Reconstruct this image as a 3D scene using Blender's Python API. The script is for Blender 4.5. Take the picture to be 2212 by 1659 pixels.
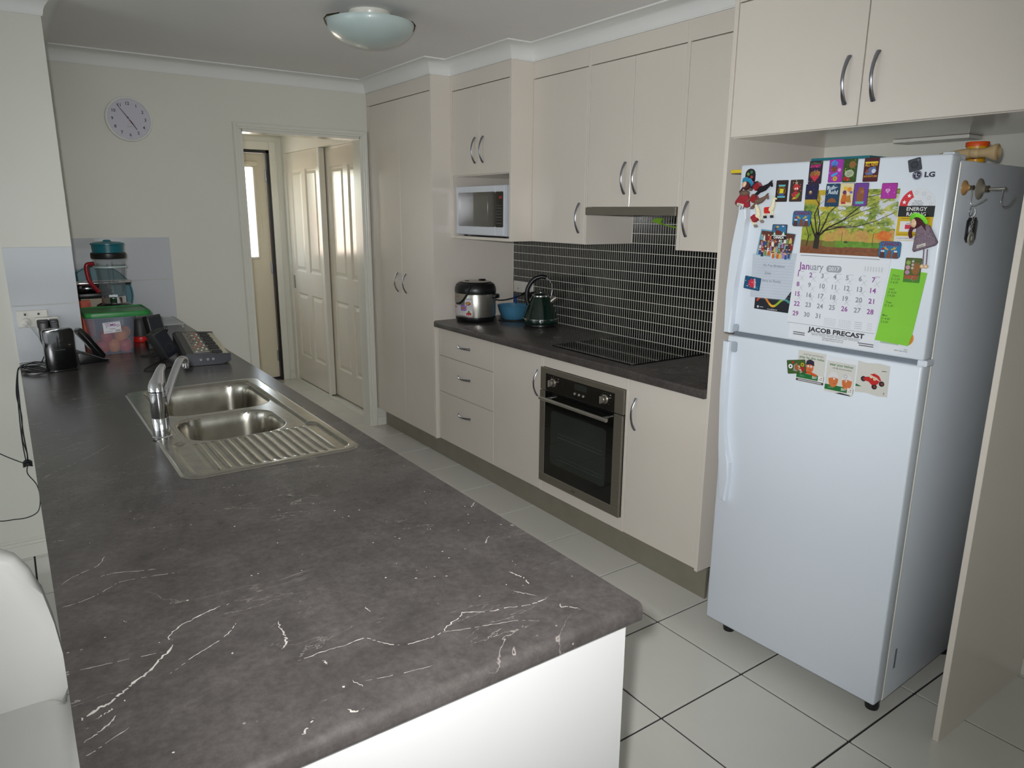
import bpy, bmesh, math, random
from mathutils import Vector, Matrix
for o in list(bpy.data.objects): bpy.data.objects.remove(o)
SC = bpy.context.scene
COL = SC.collection
random.seed(7)
R_ = math.radians

# ------------------------------------------------------------------ camera
FPX, PITCH, YAW, ROLL, CAMH = 1546.9, -13.4705, -35.0798, 0.453, 1.5551
p, yw, rl = R_(PITCH), R_(YAW), R_(ROLL)
FWD = Vector((-math.sin(yw)*math.cos(p), math.cos(yw)*math.cos(p), math.sin(p)))
RT0 = Vector((math.cos(yw), math.sin(yw), 0)); UP0 = RT0.cross(FWD)
RT = RT0*math.cos(rl) + UP0*math.sin(rl); UPV = -RT0*math.sin(rl) + UP0*math.cos(rl)
CAM = Vector((0, 0, CAMH))
cd = bpy.data.cameras.new('camera'); cam = bpy.data.objects.new('camera', cd); COL.objects.link(cam)
cd.sensor_width = 36; cd.lens = FPX/2212*36; cd.clip_start = 0.02; cd.clip_end = 100
m3 = Matrix((RT, UPV, -FWD)).transposed()
cam.matrix_world = Matrix.Translation(CAM) @ m3.to_4x4()
SC.camera = cam

# ------------------------------------------------------------------ world, daylight, flash, exposure
w = bpy.data.worlds.new('world'); SC.world = w; w.use_nodes = True
nt = w.node_tree; bg = nt.nodes['Background']
sky = nt.nodes.new('ShaderNodeTexSky'); sky.sky_type = 'NISHITA'; sky.sun_disc = False
sky.sun_elevation = R_(52); sky.sun_rotation = R_(200); sky.dust_density = 1.5
nt.links.new(sky.outputs[0], bg.inputs[0]); bg.inputs[1].default_value = 1.6

def area_lamp(name, loc, rot, sx, sy, watts, col):
    l = bpy.data.lights.new(name, 'AREA'); l.shape = 'RECTANGLE'; l.size = sx; l.size_y = sy
    l.energy = watts; l.color = col
    o = bpy.data.objects.new(name, l); COL.objects.link(o); o.location = loc; o.rotation_euler = rot
    return o
# daylight entering by the living-room glazing (left) and by the window behind the photographer
area_lamp('daylight_living_glazing_near', (-4.55, -0.65, 1.15), (0, R_(-90), 0), 2.0, 2.4, 10, (0.88, 0.95, 1.0))
area_lamp('daylight_living_glazing_far', (-4.55, 1.85, 1.15), (0, R_(-90), 0), 2.0, 2.4, 36, (0.88, 0.95, 1.0))
area_lamp('daylight_rear_window_left', (-1.7, -6.38, 1.4), (R_(90), 0, 0), 2.5, 1.7, 34, (0.9, 0.96, 1.0))
area_lamp('daylight_rear_window_right', (0.9, -6.38, 1.4), (R_(90), 0, 0), 2.5, 1.7, 20, (0.9, 0.96, 1.0))
# daylight through the glass of the laundry door
area_lamp('daylight_laundry_door', (1.59, 6.60, 1.53), (R_(-90), 0, 0), 0.52, 0.70, 5, (1.0, 0.91, 0.74))
s = bpy.data.lights.new('sun', 'SUN'); s.energy = 9.0; s.angle = R_(0.6); s.color = (1, .95, .86)
so = bpy.data.objects.new('sun', s); COL.objects.link(so); so.rotation_euler = (R_(40), 0, R_(-28)); so.location = (0, 7, 6)
# the camera's own flash
fl = bpy.data.lights.new('camera_flash', 'SPOT'); fl.spot_size = R_(96); fl.spot_blend = 1.0; fl.energy = 190; fl.shadow_soft_size = 0.02; fl.color = (.97, .98, 1.0)
fo = bpy.data.objects.new('camera_flash', fl); COL.objects.link(fo); fo.matrix_world = Matrix.Translation(CAM + UPV*0.05 - RT*0.045 - FWD*0.02) @ m3.to_4x4()

SC.view_settings.view_transform = 'Standard'; SC.view_settings.look = 'None'
SC.view_settings.gamma = 1; SC.view_settings.use_curve_mapping = False
SC.view_settings.exposure = 0.06

# ------------------------------------------------------------------ helpers: materials
def lin(c):
    if isinstance(c, str):
        c = [int(c[i:i+2], 16)/255 for i in (0, 2, 4)]
    return tuple((v/12.92 if v <= .04045 else ((v+.055)/1.055)**2.4) for v in c)
MATS = {}
def mat(name, col, rough=.5, metal=0., noise=0.04, nscale=6., bump=0., bscale=200., coat=0., alpha=1., trans=0., spec=.5, emit=0., stretch=None):
    m = bpy.data.materials.new(name); m.use_nodes = True; t = m.node_tree; b = t.nodes['Principled BSDF']
    c = lin(col)
    tc = t.nodes.new('ShaderNodeTexCoord'); src = tc.outputs['Object']
    if stretch:
        mp = t.nodes.new('ShaderNodeMapping'); mp.inputs['Scale'].default_value = stretch; t.links.new(src, mp.inputs[0]); src = mp.outputs[0]
    if noise:
        n = t.nodes.new('ShaderNodeTexNoise'); n.inputs['Scale'].default_value = nscale; n.inputs['Detail'].default_value = 4
        t.links.new(src, n.inputs['Vector'])
        r = t.nodes.new('ShaderNodeValToRGB')
        r.color_ramp.elements[0].position = .3; r.color_ramp.elements[1].position = .7
        r.color_ramp.elements[0].color = tuple(v*(1-noise) for v in c)+(1,); r.color_ramp.elements[1].color = tuple(min(1, v*(1+noise)) for v in c)+(1,)
        t.links.new(n.outputs['Fac'], r.inputs[0]); t.links.new(r.outputs[0], b.inputs['Base Color'])
    else:
        b.inputs['Base Color'].default_value = c+(1,)
    if bump:
        n2 = t.nodes.new('ShaderNodeTexNoise'); n2.inputs['Scale'].default_value = bscale; n2.inputs['Detail'].default_value = 3
        t.links.new(src, n2.inputs['Vector'])
        bp = t.nodes.new('ShaderNodeBump'); bp.inputs['Strength'].default_value = bump; bp.inputs['Distance'].default_value = .002
        t.links.new(n2.outputs['Fac'], bp.inputs['Height']); t.links.new(bp.outputs[0], b.inputs['Normal'])
    b.inputs['Roughness'].default_value = rough; b.inputs['Metallic'].default_value = metal
    b.inputs['Coat Weight'].default_value = coat; b.inputs['Coat Roughness'].default_value = .08
    b.inputs['Alpha'].default_value = alpha; b.inputs['Transmission Weight'].default_value = trans
    b.inputs['Specular IOR Level'].default_value = spec
    if emit:
        b.inputs['Emission Color'].default_value = c+(1,); b.inputs['Emission Strength'].default_value = emit
    MATS[name] = m
    return m
M = MATS
mat('wall_paint', 'dfded3', .42, noise=.02, nscale=2, bump=.08, bscale=300)
mat('ceiling_paint', 'eeedeb', .7, noise=.015, nscale=2)
mat('cornice_paint', 'e9e9e6', .5, noise=.01)
mat('laminate', 'dcd4c9', .13, noise=.015, nscale=3, bump=.04, bscale=450, spec=.4)
mat('laminate_edge', 'e2dac6', .35, noise=.01)
mat('end_white', 'c4c3c1', .35, noise=.01)
mat('kick', '8d887a', .35, metal=.25, noise=.06, nscale=9)
mat('floor_tile', 'cfcdc4', .12, noise=.03, nscale=2.5, bump=.02, bscale=40)
mat('grout', '2a2228', .8, noise=.15, nscale=30)
mat('mosaic_black', '0f1011', .12, noise=.25, nscale=60)
mat('mosaic_grout', 'd6d3c8', .8, noise=.05)
mat('white_tile', 'cdd0d4', .1, noise=.01)
mat('tile_grout', 'c4c6c6', .7, noise=.03)
mat('steel', '8f897e', .34, metal=.7, noise=.08, nscale=8, stretch=(1, 1, 40))
mat('sink_steel', 'b6b2a8', .2, metal=1, noise=.12, nscale=30)
mat('chrome', 'd8d8dc', .07, metal=1, noise=.02)
mat('handle_metal', 'a6a7b0', .22, metal=1, noise=.04, nscale=20)
mat('black_plastic', '131315', .35, noise=.15, nscale=20)
mat('black_gloss', '08090b', .08, noise=.1, coat=.4)
mat('black_glass', '0a0b0b', .04, noise=.05, coat=.3)
mat('oven_window', '262c29', .05, noise=.2, nscale=4, coat=.3)
mat('fridge_white', 'd3dae2', .3, noise=.008, nscale=3, bump=.05, bscale=700)
mat('fridge_grey', '9da6ae', .4, noise=.03)
mat('fridge_seal', '6d747c', .6, noise=.05)
mat('door_cream', 'dcd3bd', .3, noise=.015)
mat('slide_paint', 'd9d3c4', .17, noise=.02, nscale=4, bump=.12, bscale=60, stretch=(1, 1, .08))
mat('trim_paint', 'e0dfd4', .25, noise=.01)
mat('black_frame', '17130f', .4, noise=.1)
mat('glass_clear', '8e999b', .03, noise=0, alpha=.13)
mat('glass_frost', 'b9c9c6', .35, noise=.03, nscale=5, coat=.4)
mat('microwave_white', 'd7dbe2', .25, noise=.01)
mat('rack_dim', '3c403c', .4, noise=.1)
mat('clock_white', 'eeeeea', .35, noise=.01)
mat('clock_dial', 'cdcbd6', .5, noise=.01)
mat('tag_metal', 'a39f94', .4, metal=.2, noise=.1, nscale=40)
mat('white_plastic', 'dddbd2', .35, noise=.02)
mat('grey_plastic', '8a8578', .4, noise=.05)
mat('teal_plastic', '0f6672', .3, noise=.06)
mat('green_lid', '1f7d35', .35, noise=.06)
mat('red_plastic', '8f1320', .25, noise=.06)
mat('red_bright', 'c41d16', .35, noise=.06)
mat('container', 'a9b2c4', .3, noise=.03, alpha=.30)
mat('apple', 'b5381f', .4, noise=.35, nscale=25)
mat('orange', 'd07a20', .45, noise=.2, nscale=30)
mat('blue_bowl', '4f88a8', .3, noise=.08, alpha=.85)
mat('kettle_green', '0c241c', .12, noise=.15, coat=.5)
mat('steel_light', 'b3b0a8', .28, metal=.85, noise=.06, nscale=10, stretch=(1, 1, 30))
mat('stool_leather', 'c6c5c0', .42, noise=.02, bump=.05, bscale=400)
mat('navy_plastic', '1a1d26', .35, noise=.1)
mat('charcoal', '2d2d2c', .5, noise=.12)
mat('ivory', 'cfc5a8', .35, noise=.03)
mat('taupe', '7a7263', .4, noise=.05)
mat('wood', 'b59c74', .5, noise=.12, nscale=18, stretch=(1, .2, 1))
mat('yellow', 'd8c02c', .4, noise=.05)
mat('tub_yellow', 'd39a14', .35, noise=.05)
mat('orange_lid', 'e2551a', .4, noise=.05)
mat('cardboard', 'b9b09c', .7, noise=.06)
mat('paper', 'd5d9de', .6, noise=.02, nscale=12)
mat('paper_note', 'b9c1cb', .7, noise=.04, nscale=14)
mat('paper_green', '7cc033', .6, noise=.03)
mat('fence', 'e6c8b4', .8, noise=.08, nscale=2)
mat('paving', 'cbbba6', .9, noise=.1, nscale=5)
mat('light_metal', '7c6f5c', .3, metal=1, noise=.05)
mat('amber', 'a07a4a', .3, noise=.05)
mat('clear_rubber', '8e8778', .3, noise=.05, alpha=.8)
mat('knit', '7a6a76', .9, noise=.5, nscale=400, bump=.6, bscale=500)
mat('wool_red', '9c2430', .9, noise=.35, nscale=300, bump=.6, bscale=500)
mat('felt_blue', '2f8fb8', .9, noise=.1, nscale=200)
mat('felt_lime', '7ee03c', .9, noise=.15, nscale=200)
mat('skin_wood', 'e0c09c', .6, noise=.03)
mat('hair', '4a1c24', .9, noise=.4, nscale=300)
mat('wool_black', '14131a', .95, noise=.3, nscale=300)
mat('wool_brown', '6d5648', .95, noise=.25, nscale=300)
mat('wool_cream', 'e0d8b8', .95, noise=.12, nscale=300)
mat('cable_white', 'bfc2c2', .45, noise=.03)
mat('sky_blue_plastic', '2a58c0', .4, noise=.05)
mat('lime_plastic', '7fb030', .4, noise=.08)

def print_material():
    m = bpy.data.materials.new('print'); m.use_nodes = True; t = m.node_tree; b = t.nodes['Principled BSDF']
    a = t.nodes.new('ShaderNodeAttribute'); a.attribute_name = 'Col'
    n = t.nodes.new('ShaderNodeTexNoise'); n.inputs['Scale'].default_value = 300
    mx = t.nodes.new('ShaderNodeMix'); mx.data_type = 'RGBA'; mx.blend_type = 'MULTIPLY'; mx.inputs[0].default_value = .08
    t.links.new(a.outputs['Color'], mx.inputs[6]); t.links.new(n.outputs['Fac'], mx.inputs[7]); t.links.new(mx.outputs[2], b.inputs['Base Color'])
    b.inputs['Roughness'].default_value = .4
    MATS['print'] = m
print_material()

def stone_material():
    m = bpy.data.materials.new('stone_laminate'); m.use_nodes = True; t = m.node_tree; b = t.nodes['Principled BSDF']
    N = t.nodes.new; L = t.links.new
    tc = N('ShaderNodeTexCoord'); src = tc.outputs['Object']
    n1 = N('ShaderNodeTexNoise'); n1.inputs['Scale'].default_value = 9; n1.inputs['Detail'].default_value = 8; n1.inputs['Roughness'].default_value = .65
    L(src, n1.inputs['Vector'])
    r1 = N('ShaderNodeValToRGB'); e = r1.color_ramp.elements
    e[0].position = .3; e[0].color = lin('3f3b39')+(1,); e[1].position = .72; e[1].color = lin('544f4d')+(1,)
    L(n1.outputs['Fac'], r1.inputs[0])
    # fine mottling
    n2 = N('ShaderNodeTexNoise'); n2.inputs['Scale'].default_value = 70; n2.inputs['Detail'].default_value = 8; n2.inputs['Roughness'].default_value = .7; L(src, n2.inputs['Vector'])
    mx = N('ShaderNodeMix'); mx.data_type = 'RGBA'; mx.blend_type = 'OVERLAY'; mx.inputs[0].default_value = .6
    L(r1.outputs[0], mx.inputs[6]); L(n2.outputs['Fac'], mx.inputs[7])
    # thin broken veins: |noise - .5| near zero, masked by another noise
    mp = N('ShaderNodeMapping'); mp.inputs['Rotation'].default_value = (0, 0, .5); mp.inputs['Scale'].default_value = (1.0, 3.0, 1); L(src, mp.inputs[0])
    n3 = N('ShaderNodeTexNoise'); n3.inputs['Scale'].default_value = 2.6; n3.inputs['Detail'].default_value = 6; n3.inputs['Roughness'].default_value = .55; n3.inputs['Distortion'].default_value = .6
    L(mp.outputs[0], n3.inputs['Vector'])
    s1 = N('ShaderNodeMath'); s1.operation = 'SUBTRACT'; L(n3.outputs['Fac'], s1.inputs[0]); s1.inputs[1].default_value = .5
    a1 = N('ShaderNodeMath'); a1.operation = 'ABSOLUTE'; L(s1.outputs[0], a1.inputs[0])
    mr = N('ShaderNodeMapRange'); mr.inputs[1].default_value = 0; mr.inputs[2].default_value = .0035; mr.inputs[3].default_value = 1; mr.inputs[4].default_value = 0
    L(a1.outputs[0], mr.inputs[0])
    n4 = N('ShaderNodeTexNoise'); n4.inputs['Scale'].default_value = 5; n4.inputs['Detail'].default_value = 4; L(src, n4.inputs['Vector'])
    mr4 = N('ShaderNodeMapRange'); mr4.inputs[1].default_value = .5; mr4.inputs[2].default_value = .66; L(n4.outputs['Fac'], mr4.inputs[0])
    mu = N('ShaderNodeMath'); mu.operation = 'MULTIPLY'; L(mr.outputs[0], mu.inputs[0]); L(mr4.outputs[0], mu.inputs[1])
    # flecks
    vo = N('ShaderNodeTexVoronoi'); vo.inputs['Scale'].default_value = 38; L(src, vo.inputs['Vector'])
    mrf = N('ShaderNodeMapRange'); mrf.inputs[1].default_value = .05; mrf.inputs[2].default_value = .10; mrf.inputs[3].default_value = 1; mrf.inputs[4].default_value = 0
    L(vo.outputs['Distance'], mrf.inputs[0])
    n5 = N('ShaderNodeTexNoise'); n5.inputs['Scale'].default_value = 6; n5.inputs['Detail'].default_value = 5; L(src, n5.inputs['Vector'])
    mr5 = N('ShaderNodeMapRange'); mr5.inputs[1].default_value = .58; mr5.inputs[2].default_value = .66; L(n5.outputs['Fac'], mr5.inputs[0])
    mf = N('ShaderNodeMath'); mf.operation = 'MULTIPLY'; L(mrf.outputs[0], mf.inputs[0]); L(mr5.outputs[0], mf.inputs[1])
    ad = N('ShaderNodeMath'); ad.operation = 'MAXIMUM'; L(mu.outputs[0], ad.inputs[0]); L(mf.outputs[0], ad.inputs[1])
    sc = N('ShaderNodeMath'); sc.operation = 'MULTIPLY'; sc.inputs[1].default_value = .8; L(ad.outputs[0], sc.inputs[0])
    m2 = N('ShaderNodeMix'); m2.data_type = 'RGBA'; L(sc.outputs[0], m2.inputs[0]); L(mx.outputs[2], m2.inputs[6]); m2.inputs[7].default_value = lin('a89f98')+(1,)
    L(m2.outputs[2], b.inputs['Base Color'])
    bp = N('ShaderNodeBump'); bp.inputs['Strength'].default_value = .12; bp.inputs['Distance'].default_value = .002
    n6 = N('ShaderNodeTexNoise'); n6.inputs['Scale'].default_value = 160; n6.inputs['Detail'].default_value = 2; L(src, n6.inputs['Vector']); L(n6.outputs['Fac'], bp.inputs['Height']); L(bp.outputs[0], b.inputs['Normal'])
    b.inputs['Roughness'].default_value = .24
    MATS['stone'] = m
stone_material()
mat('vein', 'b9b1ab', .4, noise=.25, nscale=60)

# ------------------------------------------------------------------ helpers: geometry
OFF = {}
def link(o): COL.objects.link(o); return o
def props(o, label=None, cat=None, group=None, kind=None):
    if label: o['label'] = label
    if cat: o['category'] = cat
    if group: o['group'] = group
    if kind: o['kind'] = kind
    return o
def thing(name, label, cat, loc=(0, 0, 0), rotz=None, group=None, rot=None):
    """Empty at the thing's base. Without a rotation its parts are given in world coordinates."""
    o = link(bpy.data.objects.new(name, None)); o.location = loc; o.empty_display_size = .05
    if rot is not None: o.rotation_euler = rot
    elif rotz is not None: o.rotation_euler = (0, 0, rotz)
    else: OFF[o.name] = Vector(loc)
    return props(o, label, cat, group)
def part(name, bm, mt, parent=None, smooth=None, label=None):
    off = OFF.get(parent.name) if parent is not None else None
    if off is not None:
        bmesh.ops.translate(bm, verts=bm.verts, vec=-off)
    bmesh.ops.recalc_face_normals(bm, faces=bm.faces)
    me = bpy.data.meshes.new(name); bm.to_mesh(me); bm.free()
    if smooth:
        for f in me.polygons: f.use_smooth = True
        me.set_sharp_from_angle(angle=R_(smooth if smooth is not True else 40))
    for k in (mt if isinstance(mt, (list, tuple)) else [mt]): me.materials.append(M[k])
    o = link(bpy.data.objects.new(name, me))
    if parent is not None:
        o.parent = parent
        if off is not None: OFF[o.name] = off
    if label: o['label'] = label
    return o
def single(name, bm, mt, label, cat, group=None, kind=None, smooth=None, at=None):
    """a thing (or piece of the setting) that is one mesh; origin moved to `at` or the mesh's base"""
    if at is None:
        xs = [v.co for v in bm.verts]
        at = Vector((sum(v.x for v in xs)/len(xs), sum(v.y for v in xs)/len(xs), min(v.z for v in xs)))
    at = Vector(at)
    bmesh.ops.translate(bm, verts=bm.verts, vec=-at)
    o = part(name, bm, mt, None, smooth); o.location = at; OFF[o.name] = at
    return props(o, label, cat, group, kind)
def NB(): return bmesh.new()
def box(bm, a, b, bev=0, seg=2):
    a, b = Vector(a), Vector(b)
    lo = Vector((min(a.x, b.x), min(a.y, b.y), min(a.z, b.z))); hi = Vector((max(a.x, b.x), max(a.y, b.y), max(a.z, b.z)))
    s = hi-lo
    r = bmesh.ops.create_cube(bm, size=1, matrix=Matrix.Translation((lo+hi)/2) @ Matrix.Diagonal((s.x, s.y, s.z, 1)))
    if bev:
        ed = list({e for v in r['verts'] for e in v.link_edges})
        bmesh.ops.bevel(bm, geom=ed, offset=min(bev, min(s)*.49), segments=seg, affect='EDGES', profile=.5)
    return bm
def B(*boxes, bev=0, seg=2):
    bm = NB()
    for q in boxes: box(bm, q[0], q[1], bev, seg)
    return bm
AX = {'Z': Matrix.Identity(4), 'Y': Matrix.Rotation(R_(-90), 4, 'X'), 'X': Matrix.Rotation(R_(90), 4, 'Y')}
def lathe(bm, prof, c=(0, 0, 0), n=32, axis='Z', mtx=None, sx=1, sy=1):
    T = mtx if mtx is not None else Matrix.Translation(c) @ AX[axis]
    rings = []
    for r, z in prof:
        if r < 1e-6: rings.append([bm.verts.new(T @ Vector((0, 0, z)))])
        else: rings.append([bm.verts.new(T @ Vector((r*math.cos(2*math.pi*i/n)*sx, r*math.sin(2*math.pi*i/n)*sy, z))) for i in range(n)])
    for a, b in zip(rings, rings[1:]):
        for i in range(n):
            j = (i+1) % n
            if len(a) == 1 and len(b) == 1: continue
            if len(a) == 1: f = [a[0], b[i], b[j]]
            elif len(b) == 1: f = [a[i], a[j], b[0]]
            else: f = [a[i], a[j], b[j], b[i]]
            bm.faces.new(f)
    if prof[0] != prof[-1]:
        for ring in (rings[0], rings[-1]):
            if len(ring) > 2: bm.faces.new(ring)
    return bm
def cyl(bm, c, r, h, axis='Z', n=24, r2=None):
    return lathe(bm, [(r, 0), (r if r2 is None else r2, h)], c, n, axis)
def rcyl(r, h, e, steps=3, r2=None):
    """profile of a cylinder with rounded rims"""
    r2 = r if r2 is None else r2
    P = [(0, 0)]
    for i in range(steps+1): a = math.pi/2*i/steps; P.append((r-e+e*math.sin(a), e-e*math.cos(a)))
    for i in range(steps+1): a = math.pi/2*i/steps; P.append((r2-e+e*math.cos(a), h-e+e*math.sin(a)))
    P.append((0, h)); return P
def sphere(bm, c, r, n=16, sz=1.0, sx=1, sy=1):
    return lathe(bm, [(r*math.sin(math.pi*i/(n//2)) if 0 < i < n//2 else 0, -r*sz*math.cos(math.pi*i/(n//2))) for i in range(n//2+1)], c, n, sx=sx, sy=sy)
def spline(pts, k=6):
    pts = [Vector(q) for q in pts]; out = []
    for i in range(len(pts)-1):
        p0 = pts[max(0, i-1)]; p1 = pts[i]; p2 = pts[i+1]; p3 = pts[min(len(pts)-1, i+2)]
        for j in range(k):
            t = j/k
            out.append(.5*((2*p1)+(p2-p0)*t+(2*p0-5*p1+4*p2-p3)*t*t+(-p0+3*p1-3*p2+p3)*t**3))
    out.append(pts[-1]); return out
def tube(bm, pts, r, n=8, flat=None, ref=None):
    """sweep; r a number or a list; flat=(a,b) scales the section along/normal to ref"""
    pts = [Vector(q) for q in pts]; N = len(pts); rs = r if isinstance(r, (list, tuple)) else [r]*N
    prev = None; rings = []
    for i in range(N):
        t = (pts[min(N-1, i+1)]-pts[max(0, i-1)]).normalized()
        if ref is not None: u = (Vector(ref) - t*Vector(ref).dot(t)).normalized()
        elif prev is None:
            a = Vector((0, 0, 1)) if abs(t.z) < .9 else Vector((1, 0, 0)); u = t.cross(a).normalized()
        else: u = (prev - t*prev.dot(t)).normalized()
        prev = u; v = t.cross(u); fa, fb = flat if flat else (1, 1)
        rings.append([bm.verts.new(pts[i] + u*(rs[i]*fa*math.cos(2*math.pi*k/n)) + v*(rs[i]*fb*math.sin(2*math.pi*k/n))) for k in range(n)])
    for a, b in zip(rings, rings[1:]):
        for k in range(n): bm.faces.new([a[k], a[(k+1) % n], b[(k+1) % n], b[k]])
    bm.faces.new(rings[0]); bm.faces.new(rings[-1]); return bm
def prism(bm, poly, d0, d1, plane='XZ', bev=0, seg=2):
    """extrude a 2-D outline: XZ -> along y, XY -> along z, YZ -> along x"""
    def P(a, b, d): return {'XZ': (a, d, b), 'XY': (a, b, d), 'YZ': (d, a, b)}[plane]
    v0 = [bm.verts.new(P(a, b, d0)) for a, b in poly]; v1 = [bm.verts.new(P(a, b, d1)) for a, b in poly]
    n = len(poly); f0 = bm.faces.new(v0); f1 = bm.faces.new(v1[::-1])
    for i in range(n): bm.faces.new([v0[i], v0[(i+1) % n], v1[(i+1) % n], v1[i]])
    if bev:
        bmesh.ops.bevel(bm, geom=list(f0.edges)+list(f1.edges), offset=bev, segments=seg, affect='EDGES', profile=.5)
    return bm
def rrect(x0, x1, z0, z1, r, n=5):
    out = []
    for cx, cz, a0 in ((x1-r, z1-r, 0), (x0+r, z1-r, 90), (x0+r, z0+r, 180), (x1-r, z0+r, 270)):
        for i in range(n+1):
            a = R_(a0+90*i/n); out.append((cx+r*math.cos(a), cz+r*math.sin(a)))
    return out
def circle(cx, cz, r, n=24, sz=1): return [(cx+r*math.cos(2*math.pi*i/n), cz+r*sz*math.sin(2*math.pi*i/n)) for i in range(n)]

# text -> polygons (built-in font)
TXT = {}
def text_polys(s, bold=0):
    key = (s, bold)
    if key in TXT: return TXT[key]
    c = bpy.data.curves.new('t', 'FONT'); c.body = s; c.size = 1; c.resolution_u = 2; c.offset = bold
    o = bpy.data.objects.new('t', c); COL.objects.link(o)
    dg = bpy.context.evaluated_depsgraph_get(); me = bpy.data.meshes.new_from_object(o.evaluated_get(dg))
    vs = [v.co.copy() for v in me.vertices]; fs = [list(f.vertices) for f in me.polygons]
    bpy.data.objects.remove(o); bpy.data.curves.remove(c); bpy.data.meshes.remove(me)
    xs = [v.x for v in vs] or [0]; x0, x1 = min(xs), max(xs)
    TXT[key] = ([(v.x-x0, v.y) for v in vs], fs, x1-x0)
    return TXT[key]
class Art:
    """flat print: coloured outlines stacked in thin layers; local x right, z up, front towards -y"""
    def __init__(s): s.v = []; s.f = []; s.c = []
    def poly(s, pts, col, y):
        i = len(s.v); s.v += [(a, y, b) for a, b in pts]; s.f.append(list(range(i, i+len(pts)))); s.c.append(lin(col))
    def rect(s, x0, x1, z0, z1, col, y): s.poly([(x0, z0), (x1, z0), (x1, z1), (x0, z1)], col, y)
    def disc(s, cx, cz, r, col, y, n=16, sz=1): s.poly(circle(cx, cz, r, n, sz), col, y)
    def line(s, x0, z0, x1, z1, wd, col, y):
        dx, dz = x1-x0, z1-z0; l = math.hypot(dx, dz) or 1; nx, nz = -dz/l*wd/2, dx/l*wd/2
        s.poly([(x0+nx, z0+nz), (x0-nx, z0-nz), (x1-nx, z1-nz), (x1+nx, z1+nz)], col, y)
    def text(s, t, x, z, h, col, y, align='l', width=None, rot=0, shear=0, bold=.012):
        vs, fs, w0 = text_polys(t, bold)
        k = h/.7; kx = (width/w0 if width and w0 else k); ww = w0*kx
        ox = {'l': 0, 'c': -ww/2, 'r': -ww}[align]; i = len(s.v); ca, sa = math.cos(rot), math.sin(rot)
        for a, b in vs:
            a, b = a*kx+ox+shear*b*k, b*k; s.v.append((x+a*ca-b*sa, y, z+a*sa+b*ca))
        for f in fs: s.f.append([q+i for q in f]); s.c.append(lin(col))
    def build(s, name, parent=None, warp=None):
        me = bpy.data.meshes.new(name); vv = [warp(*q) for q in s.v] if warp else s.v
        me.from_pydata(vv, [], s.f); ca = me.color_attributes.new('Col', 'FLOAT_COLOR', 'CORNER')
        for pl, c in zip(me.polygons, s.c):
            for li in pl.loop_indices: ca.data[li].color = c+(1,)
        me.materials.append(M['print'])
        o = link(bpy.data.objects.new(name, me)); o.parent = parent; return o
_L = {}
def vnoise(x, y, seed=0):
    xi, yi = math.floor(x), math.floor(y); fx, fy = x-xi, y-yi
    def h(i, j):
        k = (i, j, seed)
        if k not in _L: _L[k] = random.Random((i*73856093) ^ (j*19349663) ^ (seed*83492791)).random()
        return _L[k]
    fx = fx*fx*(3-2*fx); fy = fy*fy*(3-2*fy)
    return (h(xi, yi)*(1-fx)+h(xi+1, yi)*fx)*(1-fy)+(h(xi, yi+1)*(1-fx)+h(xi+1, yi+1)*fx)*fy
def mixc(a, b, t): return tuple(x+(y-x)*t for x, y in zip(a, b))
def hexc(c): return tuple(int(c[i:i+2], 16)/255 for i in (0, 2, 4))
def struct(name, bm, mt, label, cat, smooth=None): return single(name, bm, mt, label, cat, kind='structure', smooth=smooth)

# ================================================================== THE SETTING
XIR, XIL, YIN, YF, YN, XN = .8286, -.003, .780, 4.784, 3.7365, .25
XP, XM, XU, XB, XO, XW, XT = 2.136, 2.268, 2.4095, 2.16, 2.1536, 2.738, 2.73
YP1, YM1 = 3.8835, 3.2554
ZC, ZCB = 2.4, 2.323
TS, TX0, TY0 = .3955, 1.918, 1.7248

floor = struct('floor', B(((-4.8, -6.6, -.12), (2.9, 6.9, -.004))), 'grout', 'dark grout bed under the pale floor tiles', 'floor')
tb = B(((.0034, .0034, -.011), (TS-.0034, TS-.0034, 0)), bev=.0012, seg=1); tile_me = bpy.data.meshes.new('floor_tile'); tb.to_mesh(tile_me); tb.free(); tile_me.materials.append(M['floor_tile'])
rest = NB()
for i in range(-17, 3):
    for j in range(-21, 13):
        x, y = TX0+i*TS, TY0+j*TS
        if x+TS > 2.86 and x > 2.74: continue
        seen = (x > .35 and y > -.05 and x+TS > .79 and y < 6.7) or (x < .1 and x > -.65 and y > 2.2 and y < 3.75)
        if x > .02 and x+TS < .8 and .8 < y and y+TS < 4.7: continue          # wholly under the island
        if x > 2.21 and y > 1.75 and y < 4.8: continue                        # wholly under the cabinets
        if y > 3.75 and x+TS < 1.0: continue
        if seen:
            o = link(bpy.data.objects.new('floor_tile', tile_me)); o.parent = floor
            o.location = Vector((x, y, 0))-floor.location
        elif y < 3.75: box(rest, (x+.0034, y+.0034, -.011), (x+TS-.0034, y+TS-.0034, 0))
ro = part('outer_floor_tiles', rest, 'floor_tile', floor); ro['kind'] = 'stuff'

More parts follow.
